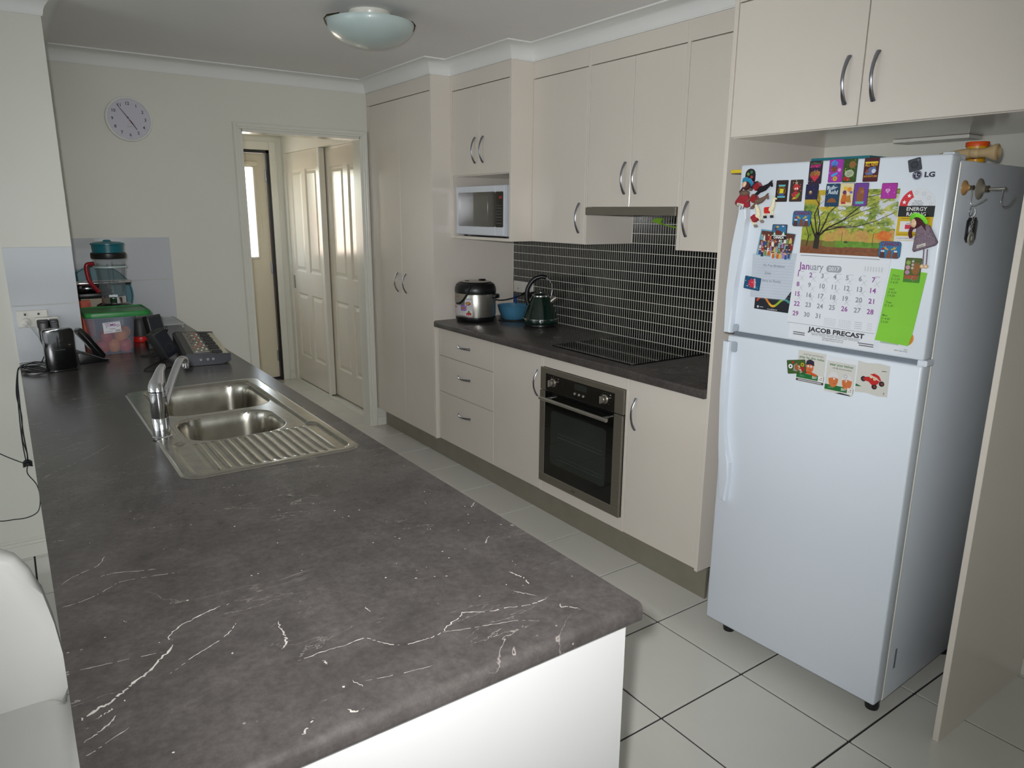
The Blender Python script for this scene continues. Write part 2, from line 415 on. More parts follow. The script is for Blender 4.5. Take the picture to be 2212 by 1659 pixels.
struct('ceiling', B(((-4.8, -6.6, ZC), (2.9, 6.9, ZC+.1))), 'ceiling_paint', 'flat painted ceiling over the kitchen', 'ceiling')
wl = struct('wall_left', B(((-4.7, YN, 0), (XN, YN+.11, ZC)), ((XN-.11, YN+.11, 0), (XN, YF+.05, ZC))), 'wall_paint', 'cream wall at the left, ending at the island benchtop', 'wall')
DX0, DX1, DZ = 1.302, 2.078, 2.03
wf = struct('wall_far', B(((XN-.11, YF, 0), (DX0, YF+.11, ZC)), ((DX1, YF, 0), (2.85, YF+.11, ZC)), ((DX0, YF, DZ), (DX1, YF+.11, ZC))), 'wall_paint', 'cream far wall with the clock and the hall doorway', 'wall')
wr = struct('wall_right', B(((XW, -6.5, 0), (XW+.11, YF, ZC))), 'wall_paint', 'wall behind the cabinets and the fridge', 'wall')
struct('wall_back', B(((-4.7, -6.6, 0), (-3.0, -6.5, ZC)), ((2.2, -6.6, 0), (2.85, -6.5, ZC)), ((-3.0, -6.6, 0), (2.2, -6.5, .45)), ((-3.0, -6.6, 2.3), (2.2, -6.5, ZC))), 'wall_paint', 'cream wall behind the photographer with a window', 'wall')
struct('wall_living', B(((-4.8, -6.6, 0), (-4.7, -1.9, ZC)), ((-4.8, 3.1, 0), (-4.7, 3.85, ZC)), ((-4.8, -1.9, 2.2), (-4.7, 3.1, ZC))), 'wall_paint', 'cream living-room wall with a wide glazed opening', 'wall')
def pn2(a, b, axis):
    if axis == 'X': return B(((a[0], b[1]+.004, a[2]), (b[0], b[1]+.008, b[2])))
    return B(((b[0]+.004, a[1], a[2]), (b[0]+.008, b[1], b[2])))
def window(name, a, b, axis, label, n):
    root = thing(name, label, 'window', ((a[0]+b[0])/2, (a[1]+b[1])/2, a[2])); root['kind'] = 'structure'
    fr = NB()
    if axis == 'X':
        for k in range(n+1):
            x = a[0]+(b[0]-a[0])*k/n; box(fr, (x-.025, a[1], a[2]), (x+.025, b[1], b[2]))
        box(fr, (a[0], a[1], a[2]), (b[0], b[1], a[2]+.05)); box(fr, (a[0], a[1], b[2]-.05), (b[0], b[1], b[2]))
        pn = B(((a[0], (a[1]+b[1])/2-.003, a[2]), (b[0], (a[1]+b[1])/2+.003, b[2])))
    else:
        for k in range(n+1):
            y = a[1]+(b[1]-a[1])*k/n; box(fr, (a[0], y-.025, a[2]), (b[0], y+.025, b[2]))
        box(fr, (a[0], a[1], a[2]), (b[0], b[1], a[2]+.05)); box(fr, (a[0], a[1], b[2]-.05), (b[0], b[1], b[2]))
        pn = B((((a[0]+b[0])/2-.003, a[1], a[2]), ((a[0]+b[0])/2+.003, b[1], b[2])))
    part('window_frame', fr, 'trim_paint', root); part('pane', pn, 'glass_clear', root)
    bd_ = pn2(a, b, axis); part('light_block_sheet', bd_, 'paper', root)  # unseen opaque sheet, added to keep the sky's light out of the room
struct('wall_light_block', B(((1.25, -.55, 0), (XW, -.44, ZC))), 'wall_paint', 'short unseen cream wall added to shade the right fridge panel', 'wall')  # added out of view to hold rear window light off the fridge panel
window('window_1', (-3.0, -6.57, .45), (2.2, -6.53, 2.3), 'X', 'wide window with an added light-blocking sheet behind the photographer', 2)
window('window_2', (-4.77, -1.9, 0), (-4.73, 3.1, 2.2), 'Y', 'glazed sliding doors of the living room with an added light-blocking sheet', 3)

# hall behind the doorway
HY = 6.64
struct('wall_hall_end', B(((.84, HY, 0), (1.175, HY+.11, ZC)), ((2.03, HY, 0), (2.75, HY+.11, ZC)), ((1.175, HY, 2.075), (2.03, HY+.11, ZC))), 'wall_paint', 'end wall of the hall round the outside door', 'wall')
struct('wall_hall_left', B(((.84, YF+.11, 0), (.95, HY, ZC))), 'wall_paint', 'left wall of the little hall', 'wall')
struct('wall_hall_right', B(((2.135, YF+.11, 2.045), (2.3, HY, ZC)), ((2.26, YF+.11, 0), (2.3, HY, 2.045)), ((2.135, 6.56, 0), (2.26, HY, 2.045))), 'wall_paint', 'wall over the white sliding cupboard doors in the hall', 'wall')
def arch(name, bm, label): return struct(name, bm, 'trim_paint', label, 'trim')
a_ = NB()
for (x0, x1) in ((1.247, 1.284), (2.094, 2.131)):
    box(a_, (x0, YF-.014, 0), (x1, YF, 2.083), .003); 
    xi = (x0+.004, x1-.014) if x0 < 1.5 else (x0+.014, x1-.004); box(a_, (xi[0], YF-.02, 0), (xi[1], YF-.012, 2.07), .003)
box(a_, (1.284, YF-.014, 2.045), (2.094, YF, 2.083), .003); box(a_, (1.27, YF-.02, 2.058), (2.11, YF-.012, 2.078), .003)
box(a_, (1.280, YF-.004, 0), (1.304, YF+.12, 2.05)); box(a_, (2.076, YF-.004, 0), (2.098, YF+.12, 2.05)); box(a_, (1.30, YF-.004, 2.028), (2.08, YF+.12, 2.05))
arch('trim_1', a_, 'white moulded architrave and jamb round the hall doorway')
def skirt(name, bm, label): return struct(name, bm, 'trim_paint', label, 'baseboard')
def skirtbm(a, b, nrm):
    bm = NB(); a = Vector(a); b = Vector(b); n = Vector(nrm)
    for z0, z1, t in ((0, .062, .014), (.062, .078, .010), (.078, .09, .006)):
        q = [a, b, a+n*t, b+n*t]; box(bm, (min(v.x for v in q), min(v.y for v in q), z0), (max(v.x for v in q), max(v.y for v in q), z1), .0015, 1)
    return bm
skirt('baseboard_left', skirtbm((-4.7, YN, 0), (XIL, YN, 0), (0, -1, 0)), 'white moulded skirting along the left wall')
skirt('baseboard_far', skirtbm((2.131, YF, 0), (2.2, YF, 0), (0, -1, 0)), 'short white skirting between doorway and kickboard')
skirt('baseboard_right', skirtbm((XW, -6.5, 0), (XW, .777, 0), (-1, 0, 0)), 'white skirting on the wall right of the fridge panel')
skirt('baseboard_hall', skirtbm((2.085, HY, 0), (2.135, HY, 0), (0, -1, 0)), 'white skirting in the hall corner')

# coved cornice swept along the room's edge
path = [(-4.7, YN), (XN, YN), (XN, YF), (XP, YF), (XP, YP1), (XM, YP1), (XM, YM1), (XU, YM1), (XU, 1.757), (XO, 1.757), (XO, .777), (XW, .777), (XW, -6.5)]
prof = [(0, 0), (.006, .0), (.006, .006)]
for a in (0, 15, 30, 45, 60, 75, 90):
    prof.append((.072-.064*math.cos(R_(a)), .006+.064*math.sin(R_(a))))
prof += [(.077, .070), (.077, .0768), (0, .0768)]
def cornice(path, name, label):
    bm = NB(); n = len(path); rows = []
    for i, pt in enumerate(path):
        P0 = Vector(pt)
        def nrm(a, b):
            d = (Vector(b)-Vector(a)).normalized(); return Vector((d.y, -d.x))
        if i == 0: o = nrm(path[0], path[1])
        elif i == n-1: o = nrm(path[-2], path[-1])
        else:
            n1, n2 = nrm(path[i-1], path[i]), nrm(path[i], path[i+1]); o = (n1+n2); o = o/(1+n1.dot(n2))
        rows.append([bm.verts.new((P0.x+o.x*d, P0.y+o.y*d, ZCB+h)) for d, h in prof])
    for a, b in zip(rows, rows[1:]):
        for k in range(len(prof)): k2 = (k+1) % len(prof); bm.faces.new([a[k], b[k], b[k2], a[k2]])
    bm.faces.new(rows[0]); bm.faces.new(rows[-1])
    return struct(name, bm, 'cornice_paint', label, 'cornice', smooth=35)
cornice(path, 'trim_2', 'white coved cornice stepping round the walls and cabinets')
cornice([(.95, YF+.11), (.95, HY), (2.135, HY), (2.135, YF+.11)], 'trim_3', 'white coved cornice in the hall')

# large white wall tiles
def tiles(root, rects, ax, label):
    for r in rects:
        part('wall_tile', B(r, bev=.0012, seg=1), 'white_tile', root)
zt = [(.9005, 1.1455), (1.1485, 1.3945)]
tiles(wl, [((XIL, YN-.008, a), (.2495, YN-.0002, b)) for a, b in zt], 'Y', '')
tiles(wf, [((x0, YF-.008, a), (x1, YF-.0002, b)) for a, b in zt for x0, x1 in ((.2515, .4265), (.4295, .8286))], 'Y', '')

# laundry door
d1 = thing('door_1', 'cream outside door with a tall glass pane and black frame', 'door', (1.6, HY, 0)); d1['kind'] = 'structure'
part('door_frame', B(((1.180, HY+.0, 0), (1.203, HY+.1, 2.07)), ((2.003, HY+.0, 0), (2.026, HY+.1, 2.07)), ((1.18, HY, 2.047), (2.026, HY+.1, 2.07)), ((1.2, HY+.02, .005), (2.01, HY+.1, .03))), 'black_frame', d1)
part('architrave', B(((1.10, HY-.014, 0), (1.18, HY, 2.14)), ((2.026, HY-.014, 0), (2.085, HY, 2.14)), ((1.18, HY-.014, 2.07), (2.026, HY, 2.14)), bev=.004), 'trim_paint', d1)
gx0, gx1, gz0, gz1 = 1.30, 1.885, 1.148, 1.925
leaf = part('door_leaf', B(((1.206, HY+.03, .035), (gx0, HY+.07, 2.043)), ((gx1, HY+.03, .035), (1.999, HY+.07, 2.043)), ((gx0, HY+.03, .035), (gx1, HY+.07, gz0)), ((gx0, HY+.03, gz1), (gx1, HY+.07, 2.043))), 'door_cream', d1)
part('glass_pane', B(((gx0, HY+.047, gz0), (gx1, HY+.053, gz1))), 'glass_clear', leaf)
part('glazing_bead', B(((gx0-.02, HY+.022, gz0-.02), (gx0, HY+.03, gz1+.02)), ((gx1, HY+.022, gz0-.02), (gx1+.02, HY+.03, gz1+.02)), ((gx0, HY+.022, gz0-.02), (gx1, HY+.03, gz0)), ((gx0, HY+.022, gz1), (gx1, HY+.03, gz1+.02)), bev=.003), 'door_cream', leaf)
for z in (1.855, 1.046, .233): part('hinge', B(((1.986, HY+.018, z-.05), (2.003, HY+.03, z+.05)), bev=.003), 'handle_metal', d1)
bl = thing('roller_blind', 'rolled-up cream blind with a hanging cord on the outside door', 'blind', (1.6, HY, 1.94))
part('roller', lathe(NB(), [(0, 0), (.02, 0), (.02, .62), (0, .62)], (1.295, HY+.0, 1.955), 16, 'X'), 'door_cream', bl, smooth=True)
part('cord', tube(NB(), spline([(1.918, HY+.002, 1.95), (1.925, HY+.0, 1.6), (1.93, HY+.002, 1.37), (1.912, HY+.002, 1.21)]), .0022, 6), 'ivory', bl)
part('cord_toggle', lathe(NB(), [(0, 0), (.006, .004), (.004, .03), (0, .032)], (1.912, HY+.002, 1.185), 10), 'ivory', bl)

# sliding cupboard doors in the hall
def sliding(name, y0, y1, x, label):
    r = thing(name, label, 'door', (x, (y0+y1)/2, 0)); r['kind'] = 'structure'
    z0, z1 = .028, 2.043
    wd = y1-y0; yl = [(y0+.105, y0+.105+(wd-.30)/2), (y1-.105-(wd-.30)/2, y1-.105)]
    zl = [(.26, .84), (1.03, 1.90)]
    xs = [y0, yl[0][0], yl[0][1], yl[1][0], yl[1][1], y1]; zs = [z0, zl[0][0], zl[0][1], zl[1][0], zl[1][1], z1]
    lf = NB()
    for i in range(5):
        for j in range(5):
            if i in (1, 3) and j in (1, 3): continue
            box(lf, (x, xs[i], zs[j]), (x+.035, xs[i+1], zs[j+1]))
    part('door_leaf', lf, 'slide_paint', r)
    for a, b in yl:
        for c, d in zl:
            bm = NB()
            def rect(ins, dx): return [bm.verts.new((x+dx, yy, zz)) for yy, zz in ((a+ins, c+ins), (b-ins, c+ins), (b-ins, d-ins), (a+ins, d-ins))]
            q = [rect(0, 0), rect(.012, .012), rect(.022, .012), rect(.045, .003)]
            for u, v in zip(q, q[1:]):
                for k in range(4): bm.faces.new([u[k], u[(k+1) % 4], v[(k+1) % 4], v[k]])
            bm.faces.new(q[-1])
            part('panel', bm, 'slide_paint', r)
    return r
s1 = sliding('door_2', 5.735, 6.56, 2.15, 'white panelled sliding cupboard door nearer the outside door')
part('edge_strip', B(((2.138, 5.735, .02), (2.15, 5.775, 2.045)), bev=.002), 'trim_paint', s1)
part('finger_pull', B(((2.144, 6.50, .87), (2.151, 6.53, .985)), bev=.002), 'handle_metal', s1)
s2 = sliding('door_3', 4.92, 5.77, 2.195, 'white panelled sliding cupboard door beside the kitchen doorway')
struct('trim_4', B(((2.135, YF+.115, 0), (2.26, 6.56, .012)), ((2.14, YF+.115, .012), (2.15, 6.56, .02))), 'trim_paint', 'white bottom track of the sliding doors', 'track')
# outside
struct('paving_outside', B(((-2, 6.9, -.2), (6, 12, -.1))), 'paving', 'sunlit paving outside the door', 'paving')
fe = thing('fence', 'sunlit pinkish fence seen through the door glass', 'fence', (2, 9.2, -.1))
for k in range(14): part('fence_panel', B(((-.5+k*.3, 9.2+(k % 2)*.02, -.1), (-.2+k*.3, 9.23+(k % 2)*.02, 1.585))), 'fence', fe)

# mosaic splashback behind the cooktop
sg = part('mosaic_grout', B(((XT+.0003, 1.757, .9), (XW, YP1, 1.40)), ((XT+.0003, 2.196, 1.40), (XW, 2.80, 1.58))), 'mosaic_grout', wr)
PW, PH = .01672, .0502
mb = B(((XT, -.00675, -.0236), (XT+.006, .00675, .0236)))
bmesh.ops.translate(mb, verts=mb.verts, vec=(-XT, 0, 0)); mos_me = bpy.data.meshes.new('mosaic_tile'); mb.to_mesh(mos_me); mb.free(); mos_me.materials.append(M['mosaic_black'])
rest = NB(); cnt = 0; c_ = 0
y = 1.757+PW/2
while y < YP1-.004:
    for r_ in range(14):
        z = .9+.0012+PH*(r_+.5)
        if r_ >= 10 and not (2.2 < y < 2.795): continue
        if r_ == 13 and z+.0236 > 1.58: continue
        if y > 2.235 and r_ < 10 and cnt < 300:
            o = link(bpy.data.objects.new('mosaic_tile', mos_me)); o.parent = wr; o.location = Vector((XT, y, z))-wr.location; cnt += 1
        elif r_ < 9 or y > 2.196:
            box(rest, (XT, y-.00675, z-.0236), (XT+.006, y+.00675, z+.0236))
    y += PW
ro = part('outer_mosaic_tiles', rest, 'mosaic_black', wr); ro['kind'] = 'stuff'

# ================================================================== CABINETS
def bow(parent, x, a0, a1, c, vertical=True, name='handle'):
    """bowed metal pull on a front facing -x; a0..a1 along z (or y), c the other coordinate"""
    pts = []; rs = []
    for i in range(13):
        t = i/12; d = .003+.026*math.sin(math.pi*t)**.8; s_ = a0+(a1-a0)*t
        pts.append((x-d, c, s_) if vertical else (x-d, s_, c)); rs.append(.0044+.0022*abs(2*t-1)**2)
    return part(name, tube(NB(), pts, rs, 8, flat=(1.25, .75), ref=(0, 1, 0) if vertical else (0, 0, 1)), 'handle_metal', parent, smooth=60)
def front(root, x, y0, y1, z0, z1, name='door', h=None, m='laminate', t=.018):
    d = part(name, B(((x, y0, z0), (x+t, y1, z1)), bev=.0013, seg=1), m, root)
    if h:
        if h[0] == 'v': bow(d, x, h[2], h[3], h[1])
        else: bow(d, x, h[1], h[2], h[3], False)
    return d
pan = thing('pantry_cabinet', 'tall two-door pantry cupboard beside the hall doorway', 'cabinet', (2.43, 4.33, .135))
part('carcass', B(((XP+.021, 3.9005, .137), (XW, YF-.002, 2.399))), 'laminate', pan)
part('side_panel', B(((XP, YP1, .135), (XW, 3.90, 2.399)), bev=.001, seg=1), 'laminate', pan)
part('top_filler', B(((XP+.001, 3.9005, 2.2405), (XP+.02, YF-.002, 2.399))), 'laminate', pan)
part('side_filler', B(((XP+.001, 4.7305, .137), (XP+.02, YF-.002, 2.2385))), 'laminate', pan)
front(pan, XP+.001, 4.3115, 4.728, .139, 2.2365, h=('v', 4.372, 1.036, 1.16))
front(pan, XP+.001, 3.903, 4.3085, .139, 2.2365, h=('v', 4.252, 1.036, 1.16))

mc = thing('microwave_cabinet', 'wall cupboard with two doors over the open microwave niche', 'cabinet', (2.5, 3.57, 1.40))
part('side_panel', B(((XM, 3.867, 1.40), (XW, YP1-.0005, 2.399)), bev=.001, seg=1), 'laminate', mc)
part('side_panel', B(((XM, YM1, 1.40), (XW, YM1+.016, 2.399)), bev=.001, seg=1), 'laminate', mc)
part('bottom_panel', B(((XM+.001, YM1+.0165, 1.40), (XW, 3.8665, 1.416))), 'laminate', mc)
part('shelf', B(((XM+.02, YM1+.0165, 1.760), (XW, 3.8665, 1.776))), 'laminate', mc)
part('back_panel', B(((XW-.02, YM1+.0165, 1.416), (XW-.002, 3.8665, 2.399))), 'laminate', mc)
part('top_filler', B(((XM+.001, YM1+.0165, 2.2405), (XM+.02, 3.8665, 2.399))), 'laminate', mc)
front(mc, XM+.001, 3.5725, 3.8645, 1.765, 2.2365, h=('v', 3.612, 1.826, 1.966))
front(mc, XM+.001, 3.2735, 3.5695, 1.765, 2.2365, h=('v', 3.528, 1.826, 1.966))

def wallcab(name, label, y0, y1, z0, panels, doors, group=None):
    c = thing(name, label, 'cabinet', ((XU+XW)/2, (y0+y1)/2, z0), group=group)
    part('carcass', B(((XU+.021, y0, z0), (XW, y1, 2.399))), 'laminate', c)
    for a, b in panels: part('side_panel', B(((XU, a, z0 if z0 < 1.5 else 1.40), (XW, b, 2.399)), bev=.001, seg=1), 'laminate', c)
    part('top_filler', B(((XU+.001, y0, 2.2405), (XU+.02, y1, 2.399))), 'laminate', c)
    for a, b, h in doors: front(c, XU+.001, a, b, z0+.0005, 2.2365, h=h)
    return c
wallcab('wall_cabinet', 'single-door wall cupboard between microwave niche and rangehood', 2.8135, YM1-.0005, 1.40, [(2.797, 2.813)], [(2.8155, 3.2535, ('v', 2.853, 1.457, 1.603))])
hc = thing('rangehood_cabinet', 'two-door wall cupboard above the rangehood', 'cabinet', (2.57, 2.5, 1.584))
part('carcass', B(((XU+.021, 2.197, 1.60), (XW, 2.7965, 2.399))), 'laminate', hc)
part('top_filler', B(((XU+.001, 2.197, 2.2405), (XU+.02, 2.7965, 2.399))), 'laminate', hc)
front(hc, XU+.001, 2.4985, 2.795, 1.5845, 2.2365, h=('v', 2.532, 1.643, 1.785))
front(hc, XU+.001, 2.1985, 2.4955, 1.5845, 2.2365, h=('v', 2.458, 1.643, 1.785))
wallcab('wall_cabinet', 'single-door wall cupboard between rangehood and fridge panel', 1.7575, 2.179, 1.40, [(2.1795, 2.1965)], [(1.760, 2.1775, ('v', 2.142, 1.46, 1.606))])

oc = thing('fridge_overhead_cabinet', 'deep two-door cupboard above the fridge', 'cabinet', (2.45, 1.27, 1.816))
part('carcass', B(((XO+.02, .7945, 1.816), (XW, 1.7405, 2.399))), 'laminate', oc)
part('top_filler', B(((XO+.001, .7945, 2.253), (XO+.019, 1.7405, 2.399))), 'laminate', oc)
front(oc, XO, 1.2745, 1.7385, 1.818, 2.249, h=('v', 1.318, 1.882, 2.018))
front(oc, XO, .797, 1.2705, 1.818, 2.249, h=('v', 1.229, 1.882, 2.018))
single('vent_grille', B(((2.625, 1.16, 1.803), (2.726, 1.41, 1.8155)), bev=.003), 'white_plastic', 'flat white vent under the cupboard above the fridge', 'vent')
ep = single('end_panel', B(((2.15, 1.741, .135), (XW, 1.7567, 2.399)), bev=.001, seg=1), 'laminate', 'tall cream panel between the cooking bench and the fridge', 'panel')
single('end_panel', B(((XP, .777, 0), (XW, .794, 2.399)), bev=.001, seg=1), 'laminate', 'tall cream panel standing on the floor right of the fridge', 'panel')

dc = thing('drawer_cabinet', 'three-drawer base cabinet next to the pantry', 'cabinet', (2.44, 3.57, .135))
part('carcass', B(((XB+.019, 3.2565, .137), (XT-.01, 3.8830, .8615))), 'laminate', dc)
for z0, z1, hz in ((.6855, .8605, .775), (.4555, .6825, .588), (.139, .4525, .352)):
    front(dc, XB, 3.2585, 3.8745, z0, z1, 'drawer_front', ('h', 3.50, 3.64, hz))
nc = thing('base_cabinet', 'narrow one-door base cabinet left of the oven', 'cabinet', (2.44, 3.03, .135))
part('carcass', B(((XB+.019, 2.814, .137), (XT-.01, 3.2555, .8615))), 'laminate', nc)
front(nc, XB, 2.8155, 3.2555, .139, .8605, h=('v', 2.845, .641, .777))
ov = thing('oven_housing', 'cream base unit that frames the built-in oven', 'cabinet', (2.44, 2.5, .135))
part('side_panel', B(((XB-.001, 2.7975, .137), (XT-.01, 2.8135, .8615)), bev=.001, seg=1), 'laminate', ov)
part('side_panel', B(((XB-.001, 2.1865, .137), (XT-.01, 2.2025, .8615)), bev=.001, seg=1), 'laminate', ov)
part('top_rail', B(((XB, 2.203, .8045), (XB+.018, 2.797, .8615))), 'laminate', ov)
part('bottom_rail', B(((XB, 2.203, .138), (XB+.018, 2.797, .1985))), 'laminate', ov)
rc = thing('base_cabinet', 'wide one-door base cabinet between oven and fridge panel', 'cabinet', (2.44, 1.97, .135))
part('carcass', B(((XB+.019, 1.7575, .137), (XT-.01, 2.186, .8615))), 'laminate', rc)
front(rc, XB, 1.7595, 2.1845, .139, .8605, h=('v', 2.140, .637, .779))
single('kickboard', B(((2.201, 1.735, 0), (2.217, YF-.015, .134)), bev=.001, seg=1), 'kick', 'long grey kickboard under the base cabinets and pantry', 'kickboard')

bt = NB()
prism(bt, [(2.131, .8635), (2.131, .888), (2.134, .896), (2.142, .9), (XT, .9), (XT, .862), (2.136, .862)], 1.7575, YP1-.0005, 'XZ')
single('benchtop', bt, 'stone', 'dark marbled benchtop under the mosaic splashback', 'benchtop', smooth=40)

# oven
o_ = thing('oven', 'built-in stainless steel oven with black glass door', 'oven', (2.4, 2.505, .2))
XV = 2.148
part('body', B(((XB+.002, 2.205, .202), (2.68, 2.795, .80))), 'black_plastic', o_)
cp = part('control_panel', B(((XV, 2.2055, .688), (XB+.01, 2.8085, .802)), bev=.002), 'steel', o_)
part('fascia_glass', B(((XV-.0015, 2.262, .690), (XV+.004, 2.762, .776))), 'black_glass', cp)
for yk in (2.700, 2.322):
    k = part('knob', lathe(NB(), [(0, 0), (.021, 0), (.021, .004), (.017, .008), (.016, .022), (.014, .024), (0, .024)], mtx=Matrix.Translation((XV-.001, yk, .738)) @ Matrix.Rotation(R_(-90), 4, 'Y'), n=24), 'steel', cp, smooth=40)
    part('grip', B(((XV-.036, yk-.004, .721), (XV-.023, yk+.004, .755)), bev=.003), 'steel_light', k)
    a = Art()
    for i in range(9):
        t = R_(-40+i*32.5); a.disc(.03*math.cos(t), .03*math.sin(t), .0013, 'a9a9a5', 0, 8)
    mk = a.build('scale_marks', cp); mk.matrix_local = Matrix.Translation(Vector((XV-.0019, yk, .738))-OFF[cp.name]) @ Matrix.Rotation(R_(-90), 4, 'Z')
for yk in (2.533, 2.502, 2.471):
    part('button', lathe(NB(), [(0, 0), (.0075, 0), (.0075, .005), (.005, .008), (0, .008)], mtx=Matrix.Translation((XV-.001, yk, .718)) @ Matrix.Rotation(R_(-90), 4, 'Y'), n=16), 'chrome', cp, smooth=40)
part('display', B(((XV-.002, 2.45, .738), (XV, 2.54, .766))), 'oven_window', cp)
od = part('door', B(((XV-.002, 2.2075, .2), (XV+.014, 2.8085, .246)), ((XV-.002, 2.2075, .246), (XV+.014, 2.262, .684)), ((XV-.002, 2.766, .246), (XV+.014, 2.8085, .684)), bev=.0015, seg=1), 'steel', o_)
part('glass', B(((XV-.0005, 2.262, .246), (XV+.006, 2.766, .684))), 'black_glass', od)
part('viewing_window', prism(NB(), rrect(2.306, 2.716, .316, .596, .02), XV-.0012, XV, 'YZ'), 'oven_window', od)
rk = NB()
for z in (.468, .352):
    tube(rk, [(XV-.0014, 2.325, z), (XV-.0014, 2.66, z)], .0012, 6); tube(rk, [(XV-.0014, 2.325, z+.018), (XV-.0014, 2.66, z+.018)], .0008, 6)
part('rack', rk, 'rack_dim', od)
hb = NB(); tube(hb, [(XV-.045, 2.262, .658), (XV-.045, 2.752, .658)], .0095, 14)
for yy in (2.30, 2.715): cyl(hb, (XV-.045, yy, .658), .006, .045, 'X', 10)
part('handle', hb, 'steel_light', od, smooth=40)
# the maker's little engraved mark on the oven door
a = Art(); a.text('Chef', 0, 0, .011, '2b2723', 0, 'c', shear=.25); mk = a.build('engraved_mark', od)
mk.matrix_local = Matrix.Translation(Vector((XV-.0024, 2.53, .218))-OFF[od.name]) @ Matrix.Rotation(R_(-90), 4, 'Z')

# cooktop
ht = thing('cooktop', 'black ceramic glass cooktop set into the bench', 'cooktop', (2.455, 2.52, .9))
part('glass', prism(NB(), rrect(2.214, 2.698, 2.231, 2.811, .008), .9003, .9052, 'XY', .0012, 1), 'black_glass', ht)
# rangehood
rh = thing('rangehood', 'slim slide-out stainless rangehood under the wall cupboard', 'rangehood', (2.55, 2.5, 1.545))
part('front_strip', B(((XU-.010, 2.200, 1.5455), (XU+.03, 2.7945, 1.5825)), bev=.002), 'steel', rh)
part('body', B(((XU+.03, 2.203, 1.556), (2.70, 2.7935, 1.598))), 'grey_plastic', rh)
part('filter', B(((XU+.05, 2.24, 1.549), (2.66, 2.76, 1.5565))), 'charcoal', rh)
gc = thing('cord_clip', 'lime green clip with a pale cord hanging under the rangehood', 'clip', (2.68, 2.5, 1.52))
part('clip', prism(NB(), [(2.60, 1.518), (2.565, 1.535), (2.52, 1.533), (2.545, 1.505)], 2.66, 2.675, 'YZ', .003), 'lime_plastic', gc)
part('cord', tube(NB(), spline([(2.667, 2.55, 1.512), (2.675, 2.49, 1.497), (2.685, 2.43, 1.49), (2.70, 2.35, 1.50), (2.71, 2.27, 1.548)]), .0035, 8), 'lime_plastic', gc, smooth=True)

# microwave
mw = thing('microwave', 'white microwave oven standing in the wall niche', 'microwave', (2.44, 3.59, 1.424))
part('body', B(((2.292, 3.336, 1.424), (2.66, 3.853, 1.703)), bev=.004), 'microwave_white', mw)
for yy in (3.37, 3.82):
    for xx in (2.33, 2.62): part('foot', cyl(NB(), (xx, yy, 1.4165), .012, .008, n=12), 'black_plastic', mw)
mdr = part('door', B(((2.282, 3.428, 1.427), (2.292, 3.852, 1.701)), bev=.003), 'microwave_white', mw)
part('door_glass', prism(NB(), rrect(3.4285, 3.822, 1.474, 1.667, .008), 2.2806, 2.2822, 'YZ'), 'black_glass', mdr)
part('window', B(((2.2800, 3.500, 1.503), (2.2807, 3.79, 1.642))), 'oven_window', mdr)
mcp = part('control_panel', B(((2.282, 3.337, 1.427), (2.292, 3.4255, 1.701)), bev=.003), 'microwave_white', mw)
part('keypad', prism(NB(), rrect(3.346, 3.4255, 1.474, 1.667, .008), 2.2806, 2.2822, 'YZ'), 'black_glass', mcp)
a = Art()
for i in range(3):
    for j in range(7): a.rect(-.026+i*.02, -.016+i*.02, -.075+j*.016, -.0715+j*.016, '5b5f66', 0)
a.rect(-.005, .028, .055, .078, '3a0505', 0); a.text('1:23', .004, .060, .012, 'ff3b2e', -.0003)
a.v = a.v
kp = a.build('keypad_print', mcp); kp.matrix_local = Matrix.Translation(Vector((2.2803, 3.386, 1.57))-OFF[mcp.name]) @ Matrix.Rotation(R_(-90), 4, 'Z')
part('open_button', B(((2.2795, 3.35, 1.433), (2.2825, 3.42, 1.466)), bev=.002), 'microwave_white', mcp)

# ================================================================== ISLAND
isl = thing('island_cabinet', 'white island bench cabinet with a bright end panel', 'cabinet', (.4, 2.3, 0))
part('end_panel', B(((.2285, .79, .0), (.80, .808, .8615)), bev=.001, seg=1), 'end_white', isl)
part('end_panel', B(((.004, .79, .0), (.2275, .808, .8615)), bev=.001, seg=1), 'end_white', isl)
part('back_panel', B(((.004, .8085, 0), (.022, YN-.001, .8615))), 'end_white', isl)
part('bottom_shelf', B(((.0225, .8085, .12), (.76, YF-.01, .136))), 'laminate', isl)
part('kick', B(((.74, .8085, 0), (.752, YF-.01, .119))), 'kick', isl)
yy = .812
for k in range(8):
    y1 = yy+(YF-.02-.812)/8; front(isl, .782, yy+.0015, y1-.0015, .139, .8585); yy = y1

tp = NB()
prism(tp, [(XIL, YIN), (XIR, YIN), (XIR, YF-.0085), (XN+.0005, YF-.0085), (XN+.0005, YN-.0085), (XIL, YN-.0085)], .862, .9, 'XY')
tp.edges.ensure_lookup_table()
ed = [e for e in tp.edges if all(abs(v.co.y-YIN) < 1e-4 for v in e.verts) and abs(e.verts[0].co.z-e.verts[1].co.z) < 1e-4]
bmesh.ops.bevel(tp, geom=ed, offset=.0125, segments=5, affect='EDGES', profile=.5)
ed = [e for e in tp.edges if all(abs(v.co.x-XIL) < 1e-4 for v in e.verts) and all(abs(v.co.z-.9) < 1e-4 for v in e.verts) and abs(e.verts[0].co.y-e.verts[1].co.y) > 1]
bmesh.ops.bevel(tp, geom=ed, offset=.005, segments=3, affect='EDGES', profile=.5)
bench = single('island_benchtop', tp, 'stone', 'long dark marbled benchtop of the island with white veins', 'benchtop', smooth=35, at=(.4, 2.3, .862))
